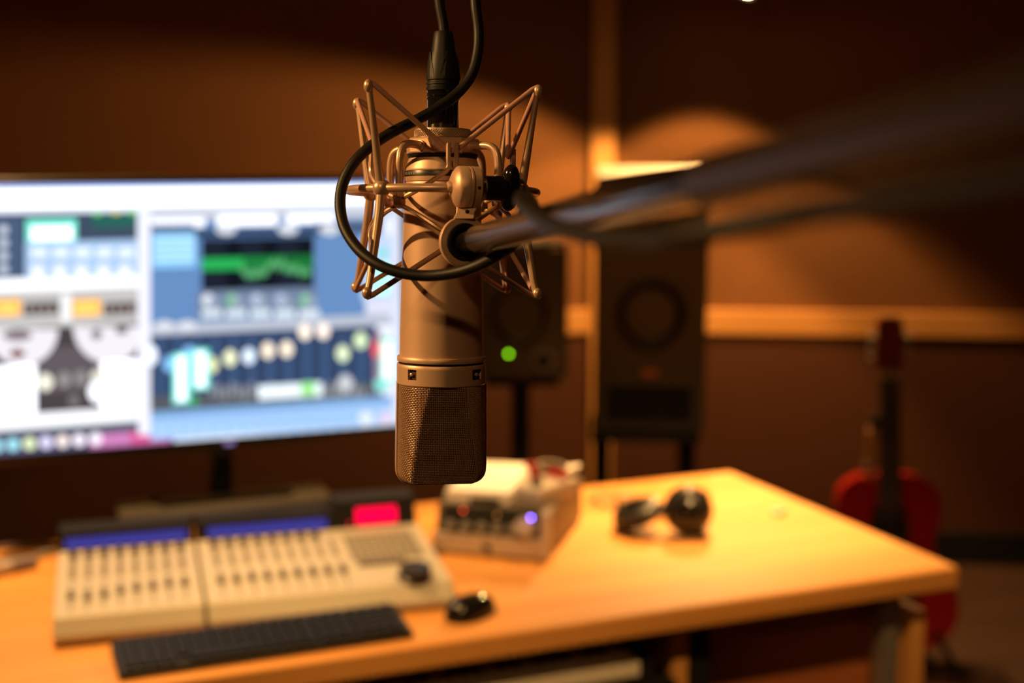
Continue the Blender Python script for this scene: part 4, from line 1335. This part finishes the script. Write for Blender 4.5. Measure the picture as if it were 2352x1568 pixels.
# ---- microphone cable with its connector
cab = mic_root('microphone_cable', 'black microphone cable with its plug, looped round the shock mount and boom', 'cable')
sh = MB().lathe(lat([(35, 320), (36, 318), (36, 236), (37.5, 234), (37.5, 232), (36, 231), (36, 227), (37.5, 226), (37.5, 224), (36, 223), (37, 214), (38.5, 212)]), 40).build('plug_shell', BLACK_GLOSS, cab)
slv = MB().lathe(lat([(38.5, 213), (39, 206), (36.5, 205), (36.5, 201), (39, 200), (39, 196), (36.5, 195), (36.5, 191), (39, 190), (39, 182), (37, 168), (33, 140), (30, 128)]), 40).build('boot_sleeve', BLACK_RUBBER, cab)
MB().lathe(lat([(33, 176), (31.5, 150), (26, 110), (22.5, 84), (20, 80), (12, 79)]), 36).build('boot', BLACK_RUBBER, cab)
for k in range(4):      # pointed tabs of the boot sleeve
    a = math.radians(-90 + 25 + 90 * k)
    rowsf = [(184, .60, 39.4), (165, .50, 37.6), (148, .33, 35.6), (134, .20, 34.0), (127, .10, 33.0)]
    vs = []
    for y, h, r in rowsf:
        for t in (-1, -.5, 0, .5, 1):
            vs.append(pol(r, a + h * t, y))
    for y, h, r in rowsf:
        for t in (-1, -.5, 0, .5, 1):
            vs.append(pol(r - 8, a + h * t, y))
    fs = []
    for j in range(4):
        for i in range(4):
            fs.append((j * 5 + i, j * 5 + i + 1, j * 5 + 6 + i, j * 5 + 5 + i))
        fs.append((j * 5, j * 5 + 5, 25 + j * 5 + 5, 25 + j * 5)); fs.append((j * 5 + 4, 25 + j * 5 + 4, 25 + j * 5 + 9, j * 5 + 9))
    fs.append((20, 21, 22, 23, 24, 49, 48, 47, 46, 45))
    MB().add(vs, fs, False).build('boot_tab', BLACK_RUBBER, slv)
# run of cable in photo pixels with real depth
run = [(1021, 90, .815), (1018, 55, .815), (1010, 10, .815), (1006, -45, .815), (1018, -110, .815), (1050, -135, .812), (1080, -85, .810), (1089, -30, .808), (1093, 20, .806),
       (1099, 70, .805), (1097, 120, .803), (1083, 172, .800), (1052, 213, .797), (1010, 245, .792), (960, 274, .787), (900, 304, .780), (850, 337, .776), (812, 375, .772), (788, 420, .770),
       (781, 465, .768), (788, 512, .762), (806, 550, .756), (836, 585, .749), (876, 611, .743), (925, 627, .740), (980, 633, .737), (1040, 627, .730), (1092, 612, .722), (1140, 588, .712),
       (1180, 560, .70), (1212, 520, .685), (1226, 484, .66), (1215, 458, .62), (1200, 452, .58), (1200, 466, .545), (1235, 496, .50), (1290, 525, .460), (1380, 546, .425), (1480, 552, .395), (1580, 540, .365)]
tail = []
for dd in (.335, .31, .28, .245, .20, .15, .09, .0, -.12, -.25):     # from here it lies along the underside of the boom
    k_ = (FW.dot(BOOM0 - CAMP) - dd) / (FW.dot(BOOM0 - CAMP) - FW.dot(BOOM1 - CAMP))
    tail.append(MICI @ (BOOM0.lerp(BOOM1, k_) + Vector((.003, -.007, -.0128))))
pts = catmull([mloc(*q) for q in run] + tail, 5)
pts_w = MB().tube(pts, 12.2 * S_, 12)
pts_w.build('lead', BLACK_RUBBER, cab)

# ---- boom stand
bs = empty('boom_stand', (0, 0, 0), 0, 'dark chrome boom arm reaching across the right side to the shock mount', 'stand')
BEND = BOOM0 + bdir * 1.25
SLV = BOOM0 + bdir * .375                  # the chrome rod slides into a thicker black tube here
bo = MB().tube([BOOM0 - bdir * .004, BOOM0 + bdir * .004, BOOM0 + bdir * .035, BOOM0 + bdir * .038, SLV + bdir * .03], [.0052, .0058, .0058, .0075, .0075], 24).build('boom_arm', DARK_METAL, bs)
MB().tube([SLV, SLV + bdir * .002, BEND], [.0076, .0080, .0080], 24).build('boom_sleeve', mat('sleeve_black', (0.022, 0.013, 0.009), 0.38, spec=0.3), bs)
MB().tube([BEND - bdir * .12, BEND + bdir * .06], .014, 20).build('boom_clutch', BLACK_PLASTIC, bs)
foot = BEND - bdir * .03
MB().tube([foot, Vector((foot.x, foot.y, .02))], .011, 18).build('upright', BLACK_MATT, bs)
MB().lathe([(.15, 0.0), (.15, .018), (.03, .030), (.014, .06)], 36, Matrix.Translation((foot.x, foot.y, 0))).build('base', BLACK_MATT, bs)
